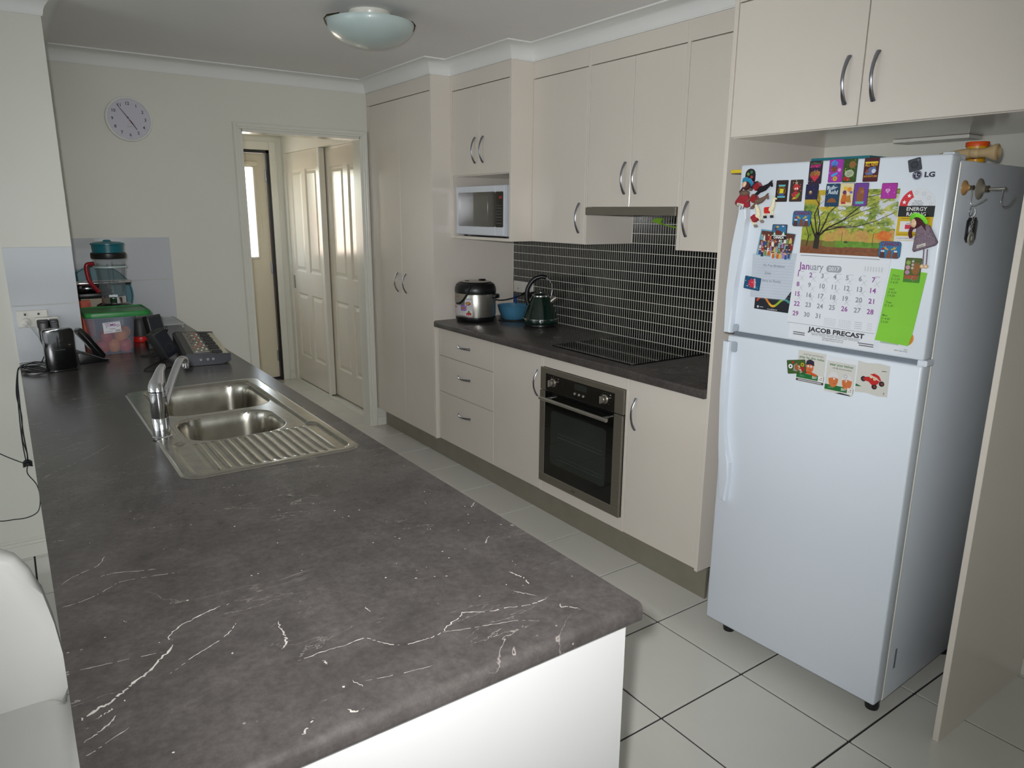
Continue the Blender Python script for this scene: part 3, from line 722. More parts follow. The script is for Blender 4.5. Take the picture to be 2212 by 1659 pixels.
# cut-out for the sink
cut = B(((.31, 1.845, .7), (.755, 2.875, 1.0))); cme = bpy.data.meshes.new('cut'); cut.to_mesh(cme); cut.free()
co = link(bpy.data.objects.new('cut', cme)); bo = bench.modifiers.new('cut', 'BOOLEAN'); bo.object = co; bo.operation = 'DIFFERENCE'; bo.solver = 'EXACT'
bpy.context.view_layer.update(); dg = bpy.context.evaluated_depsgraph_get()
nm = bpy.data.meshes.new_from_object(bench.evaluated_get(dg)); bench.modifiers.clear(); bench.data = nm; bpy.data.objects.remove(co)
# printed veins of the laminate
def bench_pt(px, py, z=.9):
    d = FWD + RT*((px-1106)/FPX) - UPV*((py-829.5)/FPX); return CAM + d*((z-CAMH)/d.z)
VE = [(('a', 3.2), [(80, 480), (150, 430), (210, 398), (270, 345), (330, 300), (390, 240), (435, 190)]), (('a', 1.6), [(432, 176), (415, 163), (450, 130), (500, 100), (570, 65), (640, 40)]),
      (('a', .9), [(420, 300), (500, 240), (580, 190), (640, 145), (665, 110)]), (('a', 2.0), [(820, 108), (828, 135), (845, 160), (848, 185), (835, 207)]),
      (('a', 1.1), [(890, 252), (990, 215), (1060, 195), (1135, 168), (1190, 180), (1265, 193), (1330, 180), (1380, 165), (1425, 145)]),
      (('a', 1.5), [(1425, 145), (1445, 120), (1490, 85), (1500, 73), (1580, 70), (1700, 50), (1760, 40), (1810, 18)]), (('a', .7), [(1425, 145), (1500, 135), (1600, 118), (1700, 103), (1780, 105)]),
      (('a', 1.8), [(890, 545), (920, 510), (950, 460)]), (('a', 2.6), [(1075, 430), (1110, 440), (1135, 430), (1122, 446)]), (('a', 1.4), [(90, 560), (150, 520), (200, 480), (220, 450)]),
      (('a', .9), [(100, 610), (170, 565), (280, 490)]), (('a', .6), [(1140, 325), (1260, 300), (1400, 265)]), (('a', 2.0), [(1140, 55), (1160, 68)]), (('a', 1.5), [(1090, 322), (1130, 345)]),
      (('a', 2.4), [(985, 250), (1000, 262)]), (('a', 1.4), [(150, 465), (190, 440), (212, 425)]),
      (('b', .8), [(240, 655), (340, 600), (440, 560), (560, 500), (664, 440)]), (('c', .9), [(370, 505), (450, 445), (530, 405), (630, 360), (670, 300)]),
      (('c', .8), [(390, 632), (500, 600), (620, 550), (700, 505), (780, 465), (1000, 425), (1150, 405)]), (('c', .9), [(620, 440), (720, 412), (860, 398), (1000, 385)]), (('c', .7), [(500, 1035), (650, 1000), (900, 945), (1050, 915)]),
      (('c', .8), [(310, 215), (420, 198)]), (('d', 1.4), [(455, 1150), (560, 1170), (660, 1190)]), (('d', 1.8), [(410, 970), (470, 1000), (540, 1025), (600, 1100)]), (('d', 1.5), [(870, 1265), (880, 1290), (940, 1285), (1050, 1310)]),
      (('d', 1.6), [(240, 655), (215, 690), (198, 730)]), (('d', 2.6), [(425, 555), (455, 560)]), (('d', 1.6), [(75, 400), (105, 350)])]
MAP = {'a': (120, 1280, 1.7015), 'b': (0, 800, 2.7667), 'c': (0, 1100, 2.9675), 'd': (1000, 1000, 4.148)}
vb = NB(); rr = random.Random(3)
for (k, wd), pts in VE:
    ox, oy, s_ = MAP[k]
    P3 = [bench_pt(ox+x/s_, oy+y/s_) for x, y in pts]; P3 = spline(P3, 7)
    P3 = [q+Vector((rr.uniform(-1, 1), rr.uniform(-1, 1), 0))*.0011*min(2, wd) for q in P3]
    last = None
    for i, q in enumerate(P3):
        t = (P3[min(len(P3)-1, i+1)]-P3[max(0, i-1)]); t.z = 0
        if t.length < 1e-6: continue
        t.normalize(); n_ = Vector((-t.y, t.x, 0)); e = min(1, i/3, (len(P3)-1-i)/3)+.12
        h_ = wd*.00055*e*rr.uniform(.35, 1.5)
        ok = q.y > YIN+.018 and XIL+.006 < q.x < XIR-.001
        cur = (vb.verts.new((q.x+n_.x*h_, q.y+n_.y*h_, .90015)), vb.verts.new((q.x-n_.x*h_, q.y-n_.y*h_, .90015))) if ok else None
        if last and cur and rr.random() > (.22 if wd < 1.2 else .1): vb.faces.new([last[0], last[1], cur[1], cur[0]])
        last = cur
for k in range(90):
    if k < 45: cx, cy = bench_pt(rr.gauss(1080, 230), rr.gauss(1130, 110)).xy
    else: cx, cy = rr.uniform(.05, .8), rr.uniform(.85, 1.8)
    if not (.02 < cx < .81 and .82 < cy < 1.81): continue
    r_ = rr.uniform(.0006, .0022); n_ = 6
    vb.faces.new([vb.verts.new((cx+r_*rr.uniform(.5, 1.4)*math.cos(6.283*i/n_), cy+r_*rr.uniform(.5, 1.4)*math.sin(6.283*i/n_), .90013)) for i in range(n_)])
part('veining', vb, 'vein', bench)['kind'] = 'stuff'

# sink: one pressed sheet made as a height field, drain fittings as parts
sk = thing('kitchen_sink', 'stainless steel double-bowl sink with ribbed drainer', 'sink', (.533, 2.36, .9))
SX0, SX1, SY0, SY1 = .294, .772, 1.828, 2.892
def sd_rr(x, y, x0, x1, y0, y1, r):
    qx = abs(x-(x0+x1)/2)-(x1-x0)/2+r; qy = abs(y-(y0+y1)/2)-(y1-y0)/2+r
    return math.hypot(max(qx, 0), max(qy, 0))+min(max(qx, qy), 0)-r
def sm(t): t = max(0, min(1, t)); return t*t*(3-2*t)
def sink_h(x, y):
    h = .0035
    d = sd_rr(x, y, SX0, SX1, SY0, SY1, .05)
    if d > -.006: h = .0035*sm(-d/.006)
    # recessed field with the bowls and drainer
    f = min(sd_rr(x, y, .352, .728, 2.13, 2.868, .045), sd_rr(x, y, .322, .748, 1.85, 2.165, .04))
    h -= .007*sm(-f/.010)
    b1 = sd_rr(x, y, .372, .712, 2.47, 2.852, .075); b2 = sd_rr(x, y, .378, .668, 2.150, 2.43, .085)
    for b, dp in ((b1, .155), (b2, .135)):
        if b < .004: h -= dp*sm((.004-b)/.03)
    if b1 > .01 and b2 > .01 and y < 2.15 and .365 < x < .715 and 1.872 < y:
        e = sm((y-1.872)/.02)*sm((2.148-y)/.02)*sm((x-.365)/.012)*sm((.715-x)/.012)
        ph = (x-.365)/.0262*2*math.pi
        h += .0032*e*(max(-.2, math.cos(ph))-.3) - .002*e*(2.14-y)*0
    return .9003+h
sb = NB(); nx, ny = 132, 288; G = {}
for i in range(nx+1):
    for j in range(ny+1):
        x = SX0+(SX1-SX0)*i/nx; y = SY0+(SY1-SY0)*j/ny
        d = sd_rr(x, y, SX0, SX1, SY0, SY1, .05)
        if d > .004: continue
        if d > 0:                                   # snap to the rounded outline
            cx = min(max(x, SX0+.05), SX1-.05); cy = min(max(y, SY0+.05), SY1-.05); l = math.hypot(x-cx, y-cy); x, y = cx+(x-cx)*.05/l, cy+(y-cy)*.05/l
        G[i, j] = sb.verts.new((x, y, sink_h(x, y)))
for i in range(nx):
    for j in range(ny):
        q = [G.get(k) for k in ((i, j), (i+1, j), (i+1, j+1), (i, j+1))]
        if all(q): sb.faces.new(q)
so_ = part('pressed_sheet', sb, 'sink_steel', sk, smooth=60)
for cx, cy, cz in ((.54, 2.66, .7415), (.525, 2.29, .7615)):
    dn = part('drain', lathe(NB(), [(0, 0), (.04, 0), (.043, .003), (.036, .003), (.03, -.002+.003), (0, .001)], (cx, cy, cz), 28), 'chrome', sk, smooth=40)

# mixer tap
tpp = thing('mixer_tap', 'chrome lever mixer tap at the edge of the sink', 'tap', (.315, 2.235, .903))
tx, ty = .315, 2.235
part('body', lathe(NB(), [(0, 0), (.027, 0), (.027, .006), (.0235, .009), (.0235, .062), (.0228, .063), (.0235, .064), (.0235, .128), (.0222, .129), (.0222, .133), (.0235, .134), (.0235, .14), (0, .14)], (tx, ty, .903), 32), 'chrome', tpp, smooth=35)
bm = NB(); dirv = Vector((.55, .84, 0))
lp = [Vector((tx, ty, 1.043))-dirv*.004, Vector((tx, ty, 1.055))-dirv*.002, Vector((tx, ty, 1.066))+dirv*.004, Vector((tx, ty, 1.078))+dirv*.013, Vector((tx, ty, 1.09))+dirv*.022, Vector((tx, ty, 1.10))+dirv*.032, Vector((tx, ty, 1.107))+dirv*.046, Vector((tx, ty, 1.108))+dirv*.058]
tube(bm, lp, [.0235, .0245, .0225, .018, .0145, .012, .0105, .004], 18, flat=(1.0, .95), ref=Vector((-.84, .55, 0)))
part('lever', bm, 'chrome', tpp, smooth=60)
sp = [Vector((tx, ty, .975))+dirv*.012+Vector((0, 0, .0)), Vector((tx, ty, 1.01))+dirv*.05, Vector((tx, ty, 1.055))+dirv*.10, Vector((tx, ty, 1.092))+dirv*.15, Vector((tx, ty, 1.104))+dirv*.178, Vector((tx, ty, 1.098))+dirv*.197, Vector((tx, ty, 1.085))+dirv*.203]
part('spout', tube(NB(), spline(sp, 5), .0125, 14, flat=(1.0, .62), ref=Vector((-.84, .55, 0))), 'chrome', tpp, smooth=60)
e = Vector((tx, ty, 1.068))+dirv*.203
part('aerator', lathe(NB(), [(0, 0), (.0095, 0), (.0105, .003), (.0105, .016), (0, .016)], e, 18), 'chrome', tpp, smooth=40)

# ================================================================== CLOCK AND LAMP
ck = thing('wall_clock', 'round white wall clock reading nearly five to five', 'clock', (.68, YF, 2.052), rotz=0)
part('rim', lathe(NB(), [(.1075, 0), (.119, 0), (.121, .008), (.121, .026), (.1185, .032), (.114, .034), (.110, .032), (.1075, .027), (.1075, 0)], mtx=Matrix.Rotation(R_(90), 4, 'X'), n=64), 'clock_white', ck, smooth=40)
part('dial', lathe(NB(), [(0, .0), (.1073, .0), (.1073, .022), (0, .022)], mtx=Matrix.Rotation(R_(90), 4, 'X'), n=64), 'clock_dial', ck)
for h in range(1, 13):
    a = Art(); t = R_(90-h*30); a.text(str(h), .084*math.cos(t), .084*math.sin(t)-.0075, .0165, '35333b', -.0225, 'c', bold=.02); a.build('numeral', ck)
    a = Art(); a.line(.098*math.cos(t), .098*math.sin(t), .1015*math.cos(t), .1015*math.sin(t), .0013, '55525c', -.0225); a.build('hour_mark', ck)
a = Art(); a.text('QUARTZ', 0, -.042, .0045, '77747e', -.0225, 'c'); a.build('dial_word', ck)
def hand(name, deg, l, wd, mt, y, tail=.015):
    t = R_(90-deg); c, s_ = math.cos(t), math.sin(t)
    P = [(-s_*wd-c*tail, c*wd-s_*tail), (s_*wd-c*tail, -c*wd-s_*tail), (s_*wd*.5+c*l, -c*wd*.5+s_*l), (-s_*wd*.5+c*l, c*wd*.5+s_*l)]
    part(name, prism(NB(), P, y-.0008, y, 'XZ'), mt, ck)
hand('hour_hand', 146.5, .066, .0034, 'black_plastic', -.024); hand('minute_hand', 324, .096, .0023, 'black_plastic', -.0255); hand('second_hand', 138, .05, .0007, 'red_bright', -.027)
part('hub', lathe(NB(), [(0, 0), (.0035, 0), (.0035, .03), (0, .03)], mtx=Matrix.Rotation(R_(90), 4, 'X'), n=12), 'handle_metal', ck)

lt = thing('ceiling_light', 'frosted glass bowl ceiling light with three metal clips', 'ceiling light', (1.445, 3.16, 2.4))
part('base_plate', lathe(NB(), [(0, 0), (.085, 0), (.09, .006), (.09, .03), (0, .03)], (1.445, 3.16, 2.3695), 40), 'trim_paint', lt, smooth=40)
P = []
for i in range(13): t = i/12; P.append((.19*math.sin(math.pi/2*t)**.92 if i else 0, 2.258+.092*(1-math.cos(math.pi/2*t))**.92 if i else 2.258))
Q = [(r-.004 if r > .004 else 0, z+.004) for r, z in P[::-1]]
part('glass_bowl', lathe(NB(), P+[(.19, 2.3545), (.1865, 2.3545)]+Q, (1.445, 3.16, 0), 56), 'glass_frost', lt, smooth=50)
for ang in (R_(165), R_(-20), R_(75)):
    dx, dy = math.cos(ang), math.sin(ang); c0 = Vector((1.445, 3.16, 0)); d = Vector((dx, dy, 0))
    part('clip', tube(NB(), [c0+d*.132+Vector((0, 0, 2.385)), c0+d*.185+Vector((0, 0, 2.372)), c0+d*.197+Vector((0, 0, 2.358)), c0+d*.190+Vector((0, 0, 2.338)), c0+d*.168+Vector((0, 0, 2.315))], [.006, .007, .007, .006, .002], 8, flat=(1.6, .5), ref=(-dy, dx, 0)), 'light_metal', lt)

# ================================================================== ON THE COOKING BENCH
cx, cy = 2.352, 3.750
rcp = thing('multicooker', 'silver and black multicooker beside the pantry', 'multicooker', (cx, cy, .9), rotz=R_(-58))   # local -y looks at the room
part('base', lathe(NB(), [(0, 0), (.105, 0), (.115, .006), (.122, .022), (.122, .034), (0, .034)], n=48), 'black_plastic', rcp, smooth=40)
part('shell', lathe(NB(), [(0, .03), (.121, .03), (.124, .05), (.124, .17), (.121, .178), (0, .178)], n=48), 'steel_light', rcp, smooth=40)
part('lid', lathe(NB(), [(0, .172), (.124, .172), (.127, .185), (.126, .205), (.117, .228), (.1, .239), (.085, .242), (0, .243)], n=48), 'black_plastic', rcp, smooth=50)
part('lid_plate', lathe(NB(), [(0, .2425), (.092, .2415), (.096, .243), (.08, .247), (0, .248)], n=40), 'steel_light', rcp, smooth=50)
part('steam_valve', lathe(NB(), [(0, .247), (.022, .247), (.024, .252), (.018, .257), (0, .257)], mtx=Matrix.Translation((.03, .035, 0)), n=20), 'black_gloss', rcp, smooth=40)
part('release_button', lathe(NB(), [(0, .245), (.014, .245), (.013, .25), (0, .25)], mtx=Matrix.Translation((-.03, -.05, 0)) , n=16), 'charcoal', rcp, smooth=40)
part('side_grip', B(((.115, -.02, .145), (.145, .045, .172)), bev=.008), 'black_plastic', rcp, smooth=40)
# curved front fascia and printed wrap
def wrapmesh(a0, a1, z0, z1, r, n=10, cut=None):
    bm = NB(); V = []
    for i in range(n+1):
        t = R_(a0+(a1-a0)*i/n); zl = z0 if cut is None else cut(i/n)
        V.append((bm.verts.new((r*math.sin(t), -r*math.cos(t), zl)), bm.verts.new((r*math.sin(t), -r*math.cos(t), z1))))
    for p0, p1 in zip(V, V[1:]): bm.faces.new([p0[0], p1[0], p1[1], p0[1]])
    return bm
part('fascia', wrapmesh(-78, 2, 0, .176, .1255, 14, lambda t: .112+.062*abs(2*t-1)**2.4), 'grey_plastic', rcp, smooth=60)
part('fascia_trim', tube(NB(), [(.127*math.sin(R_(q)), -.127*math.cos(R_(q)), .1745-.060*(1-abs((q-2+40)/40)**2.6)) for q in range(-38, 13, 5)], .006, 8), 'black_plastic', rcp, smooth=60)
def bend(r):
    def f(x, y, z): t = x/r; rr_ = r-y; return (rr_*math.sin(t), -rr_*math.cos(t), z)
    return f
a = Art(); R0 = .1247
def strips(a, x0, x1, z0, z1, c, y, n=8):
    for i in range(n): a.rect(x0+(x1-x0)*i/n, x0+(x1-x0)*(i+1)/n, z0, z1, c, y)
strips(a, -.165, .04, .045, .105, 'c9c6c6', 0, 16); strips(a, .0, .04, .1, .152, 'b9b4b6', 0, 6)
a.text('PROGRAMS', -.155, .088, .010, 'c02034', -.0004, bold=.035)
for i, tx_ in enumerate(('RICE', 'SOUP', 'SLOW COOK')): a.text(tx_, -.155, .078-i*.009, .005, '4a4650', -.0004)
a.line(-.155, .054, -.06, .054, .0012, '9a969c', -.0004)
for x, z, c1, c2 in ((.012, .122, '7a3a20', 'c08a30'), (-.02, .092, '8d6fb0', 'b8702a'), (.016, .060, 'b9c4c0', 'c02a22')):
    strips(a, x-.021, x+.021, z-.018, z+.018, 'd6d2d8' if c1 != '8d6fb0' else c1, -.0003, 4); a.disc(x, z-.003, .017, c1, -.0006, 14, .7); a.disc(x, z-.001, .012, c2, -.0009, 12, .6)
for i in range(9): a.disc(.016+(i % 3-1)*.012, .050+(i//3)*.005, .004, 'b51c1c', -.0012, 8)
a.disc(.016, .070, .007, '3c8a3a', -.0013, 8)
a.build('wrap_print', rcp, warp=bend(R0))
a = Art(); a.text('Multi', -.125, .158, .007, 'a04038', 0); a.disc(-.068, .158, .006, 'c03a3a', 0); a.rect(-.118, -.1, .138, .146, '18181a', 0); a.rect(-.13, -.085, .122, .127, '2b2b2c', 0)
a.build('fascia_print', rcp, warp=bend(.1262))
single('cooker_lead', tube(NB(), spline([(2.455, 3.70, 1.03), (2.52, 3.70, 1.022), (2.60, 3.70, 1.03), (2.66, 3.69, 1.045), (2.695, 3.68, 1.055)]), .0035, 8), 'black_plastic', 'black lead running from the multicooker to the socket', 'cable', smooth=True)
single('loose_lead', tube(NB(), spline([(2.47, 3.67, .904), (2.51, 3.60, .9045), (2.56, 3.55, .904), (2.60, 3.545, .906), (2.60, 3.585, .9045), (2.55, 3.60, .9042), (2.50, 3.63, .904), (2.475, 3.655, .904)]), .0034, 8), 'black_plastic', 'looped black lead lying in front of the blue bowl', 'cable', smooth=True)

bw = single('bowl', lathe(NB(), [(0, .9003), (.066, .9003), (.078, .915), (.094, .955), (.101, .984), (.103, .987), (.0995, .986), (.091, .955), (.074, .918), (.062, .906), (0, .905)], (2.605, 3.700, 0), 40), 'blue_bowl', 'translucent blue plastic bowl between multicooker and kettle', 'bowl', smooth=50)

kx, ky = 2.565, 3.365
kt = thing('kettle', 'dark green cone-shaped electric kettle with steel trim', 'kettle', (kx, ky, .9), rotz=R_(-32))
part('power_base', lathe(NB(), rcyl(.092, .02, .006), n=40), 'black_plastic', kt, smooth=40)
part('body', lathe(NB(), [(0, .0215), (.104, .0215), (.107, .028), (.1065, .045), (.104, .050), (.097, .065), (.078, .115), (.057, .168), (.05, .178), (0, .178)], n=48), 'kettle_green', kt, smooth=35)
part('bottom_band', lathe(NB(), [(.1045, .046), (.107, .0465), (.107, .050), (.104, .051), (.1045, .046)], n=48), 'chrome', kt, smooth=40)
part('collar', lathe(NB(), [(.05, .175), (.052, .176), (.051, .183), (.047, .186), (.0, .186)], n=40), 'chrome', kt, smooth=40)
part('lid', lathe(NB(), [(0, .184), (.046, .184), (.042, .190), (.02, .195), (0, .196)], n=36), 'kettle_green', kt, smooth=50)
part('lid_knob', lathe(NB(), [(0, .194), (.006, .194), (.005, .202), (.012, .208), (.013, .214), (.008, .219), (0, .219)], n=18), 'chrome', kt, smooth=40)
part('spout', lathe(NB(), [(.019, 0), (.022, .0), (.018, .045), (.0155, .045), (.019, 0)], mtx=Matrix.Translation((.052, -.01, .143)) @ Matrix.Rotation(R_(52), 4, 'Y'), n=24, sx=.8), 'steel_light', kt, smooth=50)
hp = spline([(-.072, 0, .125), (-.082, 0, .16), (-.078, 0, .22), (-.045, 0, .272), (.0, 0, .29), (.03, 0, .285)], 6)
part('handle', tube(NB(), hp, .0125, 12), 'black_plastic', kt, smooth=60)
part('handle_wire', tube(NB(), spline([(.03, 0, .285), (.055, 0, .262), (.068, 0, .225), (.064, 0, .18), (.053, 0, .165)], 6), .0042, 8), 'chrome', kt, smooth=60)
single('kettle_lead', tube(NB(), spline([(2.70, 3.655, 1.045), (2.685, 3.645, 1.01), (2.67, 3.60, .96), (2.66, 3.53, .915), (2.645, 3.47, .9045)]), .0038, 8), 'black_plastic', 'black lead hanging from the socket down to the kettle', 'cable', smooth=True)

so2 = thing('power_outlet', 'pale double power outlet on the black mosaic', 'outlet', (XT, 3.76, 1.09))
for y0, y1 in ((3.763, 3.865), (3.655, 3.7615)):
    pl = part('cover_plate', B(((XT-.008, y0, 1.05), (XT-.0003, y1, 1.122)), bev=.002), 'white_plastic', so2)
    part('rocker_switch', B(((XT-.011, (y0+y1)/2-.008, 1.092), (XT-.008, (y0+y1)/2+.008, 1.110)), bev=.001), 'white_plastic', pl)
    part('socket_slot', B(((XT-.0085, (y0+y1)/2-.004, 1.068), (XT-.0078, (y0+y1)/2-.002, 1.079)), ((XT-.0085, (y0+y1)/2+.003, 1.068), (XT-.0078, (y0+y1)/2+.005, 1.079))), 'charcoal', pl)
for yy, lab in ((3.70, 'black plug in the right-hand mosaic socket, nearer the multicooker'), (3.645, 'black plug in the mosaic socket beside the kettle handle')):
    single('plug', lathe(NB(), [(0, 0), (.017, 0), (.018, .012), (.012, .03), (.007, .045), (.005, .055), (0, .055)], mtx=Matrix.Translation((XT-.008, yy, 1.052)) @ Matrix.Rotation(R_(-90), 4, 'Y'), n=20), 'black_plastic', lab, 'plug', smooth=50)
single('cord_tag', prism(NB(), [(3.765, 1.038), (3.742, 1.042), (3.738, 1.005), (3.748, .985), (3.758, 1.0)], 2.655, 2.658, 'YZ'), 'sky_blue_plastic', 'blue tag tied to the multicooker lead', 'tag')

# ================================================================== ON THE ISLAND
# power point on the left wall
po = thing('power_outlet', 'white double power point on the tiles of the left wall', 'outlet', (.07, YN-.008, 1.09))
pl = part('cover_plate', B(((.012, YN-.017, 1.054), (.126, YN-.0082, 1.127)), bev=.003), 'white_plastic', po)
for x in (.043, .092):
    part('switch_ring', lathe(NB(), [(0, 0), (.010, 0), (.010, .0015), (.0085, .002), (0, .002)], mtx=Matrix.Translation((x, YN-.017, 1.110)) @ Matrix.Rotation(R_(90), 4, 'X'), n=20), 'white_plastic', pl)
    part('switch_rocker', B(((x-.004, YN-.021, 1.106), (x+.004, YN-.0185, 1.115)), bev=.001), 'charcoal', pl)
single('double_adaptor', B(((.076, YN-.05, 1.035), (.163, YN-.0175, 1.097)), bev=.004), 'white_plastic', 'pale double adaptor in the left wall power point', 'adaptor', smooth=40)
wp = thing('plug', 'round pale plug with a white cord in the left wall power point', 'plug', (.043, YN-.017, 1.078))
part('plug_body', lathe(NB(), [(0, 0), (.0185, 0), (.0185, .018), (.015, .022), (.006, .024), (.004, .035), (0, .035)], mtx=Matrix.Translation((.043, YN-.0172, 1.078)) @ Matrix.Rotation(R_(90), 4, 'X'), n=24), 'white_plastic', wp, smooth=40)
part('cord', tube(NB(), spline([(.043, YN-.045, 1.078), (.055, YN-.07, 1.06), (.075, YN-.09, 1.02), (.09, YN-.12, .97), (.11, YN-.15, .93), (.13, YN-.17, .9045)]), .0033, 8), 'cable_white', wp, smooth=True)
ad = thing('power_adaptor', 'long black power adaptor hanging from the double adaptor', 'adaptor', (.103, YN-.06, .98))
part('case', B(((.083, YN-.105, .985), (.121, YN-.0505, 1.083)), ((.080, YN-.085, 1.055), (.124, YN-.0505, 1.09)), bev=.005), 'black_plastic', ad, smooth=40)
part('cord', tube(NB(), spline([(.105, YN-.08, .985), (.10, YN-.09, .96), (.085, YN-.10, .93), (.07, YN-.12, .9045)]), .0022, 6), 'black_plastic', ad, smooth=True)
ad = thing('power_adaptor', 'small square black power adaptor with a rating label', 'adaptor', (.141, YN-.06, 1.03))
part('case', B(((.125, YN-.10, 1.03), (.158, YN-.0505, 1.09)), bev=.004), 'black_plastic', ad, smooth=40)
a = Art(); a.rect(-.012, .012, -.02, .02, '202026', 0)
for k in range(5): a.line(-.009, .012-k*.006, .009-(k % 2)*.004, .012-k*.006, .002, '8a8a92', -.0002)
lb = a.build('rating_label', ad); lb.location = Vector((.1415, YN-.1003, 1.062))-OFF[ad.name]

rt = thing('modem', 'glossy black upright modem box on the island by the left wall', 'modem', (.139, 3.46, .9), rotz=R_(4))
part('case', prism(NB(), rrect(-.054, .056, .006, .177, .012), -.018, .018, 'XZ', .006, 3), 'black_gloss', rt, smooth=50)
part('stand', B(((-.05, -.026, 0), (.056, .026, .008)), bev=.003), 'black_gloss', rt, smooth=40)
a = Art(); a.line(-.03, .09, .02, .09, .002, '3a3f48', -.0182); a.build('front_print', rt)

ph = thing('cordless_phone', 'black cordless phone standing in its charging cradle', 'phone', (.262, 3.61, .9), rotz=R_(10))
part('cradle', prism(NB(), [(-.06, 0), (.05, 0), (.062, .006), (.03, .014), (-.02, .04), (-.045, .052), (-.062, .046)], -.045, .05, 'XZ', .005), 'black_plastic', ph, smooth=40)
part('cradle_trim', tube(NB(), [(.06, -.047, .008), (.03, -.0475, .016), (-.02, -.0475, .042), (-.045, -.047, .054)], .0016, 6), 'handle_metal', ph)
hs = part('handset', NB(), 'black_gloss', ph)
hb = NB(); prism(hb, rrect(-.014, .016, -.012, .15, .012), -.024, .024, 'XZ', .006, 3)
me_ = hs.data; hb.to_mesh(me_); hb.free()
for f in me_.polygons: f.use_smooth = True
me_.set_sharp_from_angle(angle=R_(50))
hs.location = (.036, 0, .022); hs.rotation_euler = (0, R_(-32), 0)
def facepart(name, bm, mt, parent): return part(name, bm, mt, parent)
facepart('screen', B(((.0155, -.017, .09), (.0168, .017, .135)), bev=.0005, seg=1), 'oven_window', hs)
for i in range(4):
    for j in range(3): facepart('key', B(((.0155, -.016+j*.012, .022+i*.014), (.0178, -.008+j*.012, .030+i*.014)), bev=.0006, seg=1), 'grey_plastic', hs)
part('side_strip', tube(NB(), [(0, -.0245, .0), (0, -.0248, .07), (0, -.0245, .14)], [.001, .0035, .001], 8), 'handle_metal', hs)

# storage container with fruit and green lid
ctn = thing('storage_container', 'translucent plastic tub of fruit with a loose green lid', 'container', (.37, 3.85, .9))
def frust(b0, b1, z0, z1, r0, r1):
    bm = NB(); A = [bm.verts.new((x, y, z0)) for x, y in rrect(*b0, r0)]; C2 = [bm.verts.new((x, y, z1)) for x, y in rrect(*b1, r1)]
    n = len(A)
    for i in range(n): bm.faces.new([A[i], A[(i+1) % n], C2[(i+1) % n], C2[i]])
    bm.faces.new(A); return bm
part('tub', frust((.291, .449, 3.742, 3.93), (.268, .467, 3.727, 3.955), .9005, 1.072, .02, .025), 'container', ctn, smooth=50)
part('tub_rim', prism(NB(), rrect(.262, .472, 3.722, 3.96, .025), 1.068, 1.074, 'XY', .001, 1), 'container', ctn)
part('lid', prism(NB(), rrect(.262, .537, 3.715, 3.985, .03), 1.074, 1.092, 'XY', .004), 'green_lid', ctn, smooth=40)
part('lid_rim', tube(NB(), [(x, y, 1.093) for x, y in rrect(.268, .531, 3.721, 3.979, .028)]+[(.531, 3.951, 1.093)], .004, 6), 'green_lid', ctn, smooth=60)
a = Art(); a.poly([(-.036, -.026), (.036, -.02), (.034, .03), (-.038, .024)], 'd9d8dc', 0)
for k, ch in enumerate('JUMBO'):
    t = (k-2)*.3; a.text(ch, .0115*(k-2), .0035+.004*(1-(t/.6)**2), .012, '8c2f8f', -.0003, 'c', rot=-t*.35+.06)
a.text('STORER', 0, -.008, .005, '5a5560', -.0003, 'c'); a.line(-.032, .019, -.01, .0205, .002, '6a6670', -.0003)
for k in range(9): a.line(.012+k*.0024, -.019+.0002*k, .012+k*.0024, -.010+.0002*k, .0011, '3a3840', -.0003)
for k in range(2): a.line(-.033, -.0165-k*.004, .0, -.014-k*.004, .0013, '8a8690', -.0003)
lb = a.build('paper_label', ctn); lb.location = Vector((.368, 3.729, 1.025))-OFF[ctn.name]
FR = [(.325, 3.785, .935, 0), (.372, 3.79, .936, 1), (.418, 3.786, .934, 0), (.33, 3.845, .935, 1), (.382, 3.85, .935, 0), (.42, 3.845, .934, 1), (.345, 3.785, .982, 0), (.405, 3.79, .985, 1), (.37, 3.84, .984, 0), (.425, 3.86, .985, 1)]
for k, (x, y, z, c) in enumerate(FR):
    f = thing('orange' if c else 'apple', ['red apple lying among the fruit in the tub', 'orange lying among the fruit in the tub'][c], 'fruit', (x, y, z-.031), group='fruit in the tub')
    part('flesh', lathe(NB(), [(0, .006), (.006, .002), (.018, 0), (.029, .016), (.031, .034), (.026, .05), (.014, .058), (.005, .056), (0, .052)], (x, y, z-.031), 18), ['apple', 'orange'][c], f, smooth=True)
    part('stem', cyl(NB(), (x, y, z-.031+.052), .0014, .009, n=6), 'taupe', f)

# blender
bx_, by_ = .437, 4.20
bd = thing('blender', 'glass-jar blender with red handle and teal lid behind the tub', 'blender', (bx_, by_, .9))
part('motor_base', lathe(NB(), [(0, .9003), (.095, .9003), (.1, .91), (.1, 1.01), (.095, 1.05), (.078, 1.08), (.06, 1.088), (0, 1.088)], (bx_, by_, 0), 40), 'black_gloss', bd, smooth=40)
part('jar_collar', lathe(NB(), [(0, 1.087), (.056, 1.087), (.056, 1.118), (.052, 1.122), (0, 1.122)], (bx_, by_, 0), 36), 'chrome', bd, smooth=40)
part('blades', B(((bx_-.02, by_-.003, 1.123), (bx_+.02, by_+.003, 1.128)), ((bx_-.003, by_-.02, 1.129), (bx_+.003, by_+.02, 1.134))), 'chrome', bd)
jr = NB(); lathe(jr, [(.052, 1.121), (.055, 1.121), (.057, 1.15), (.066, 1.21), (.076, 1.30), (.078, 1.315), (.0755, 1.315), (.073, 1.30), (.063, 1.21), (.054, 1.15), (.052, 1.121)], (bx_, by_, 0), 40)
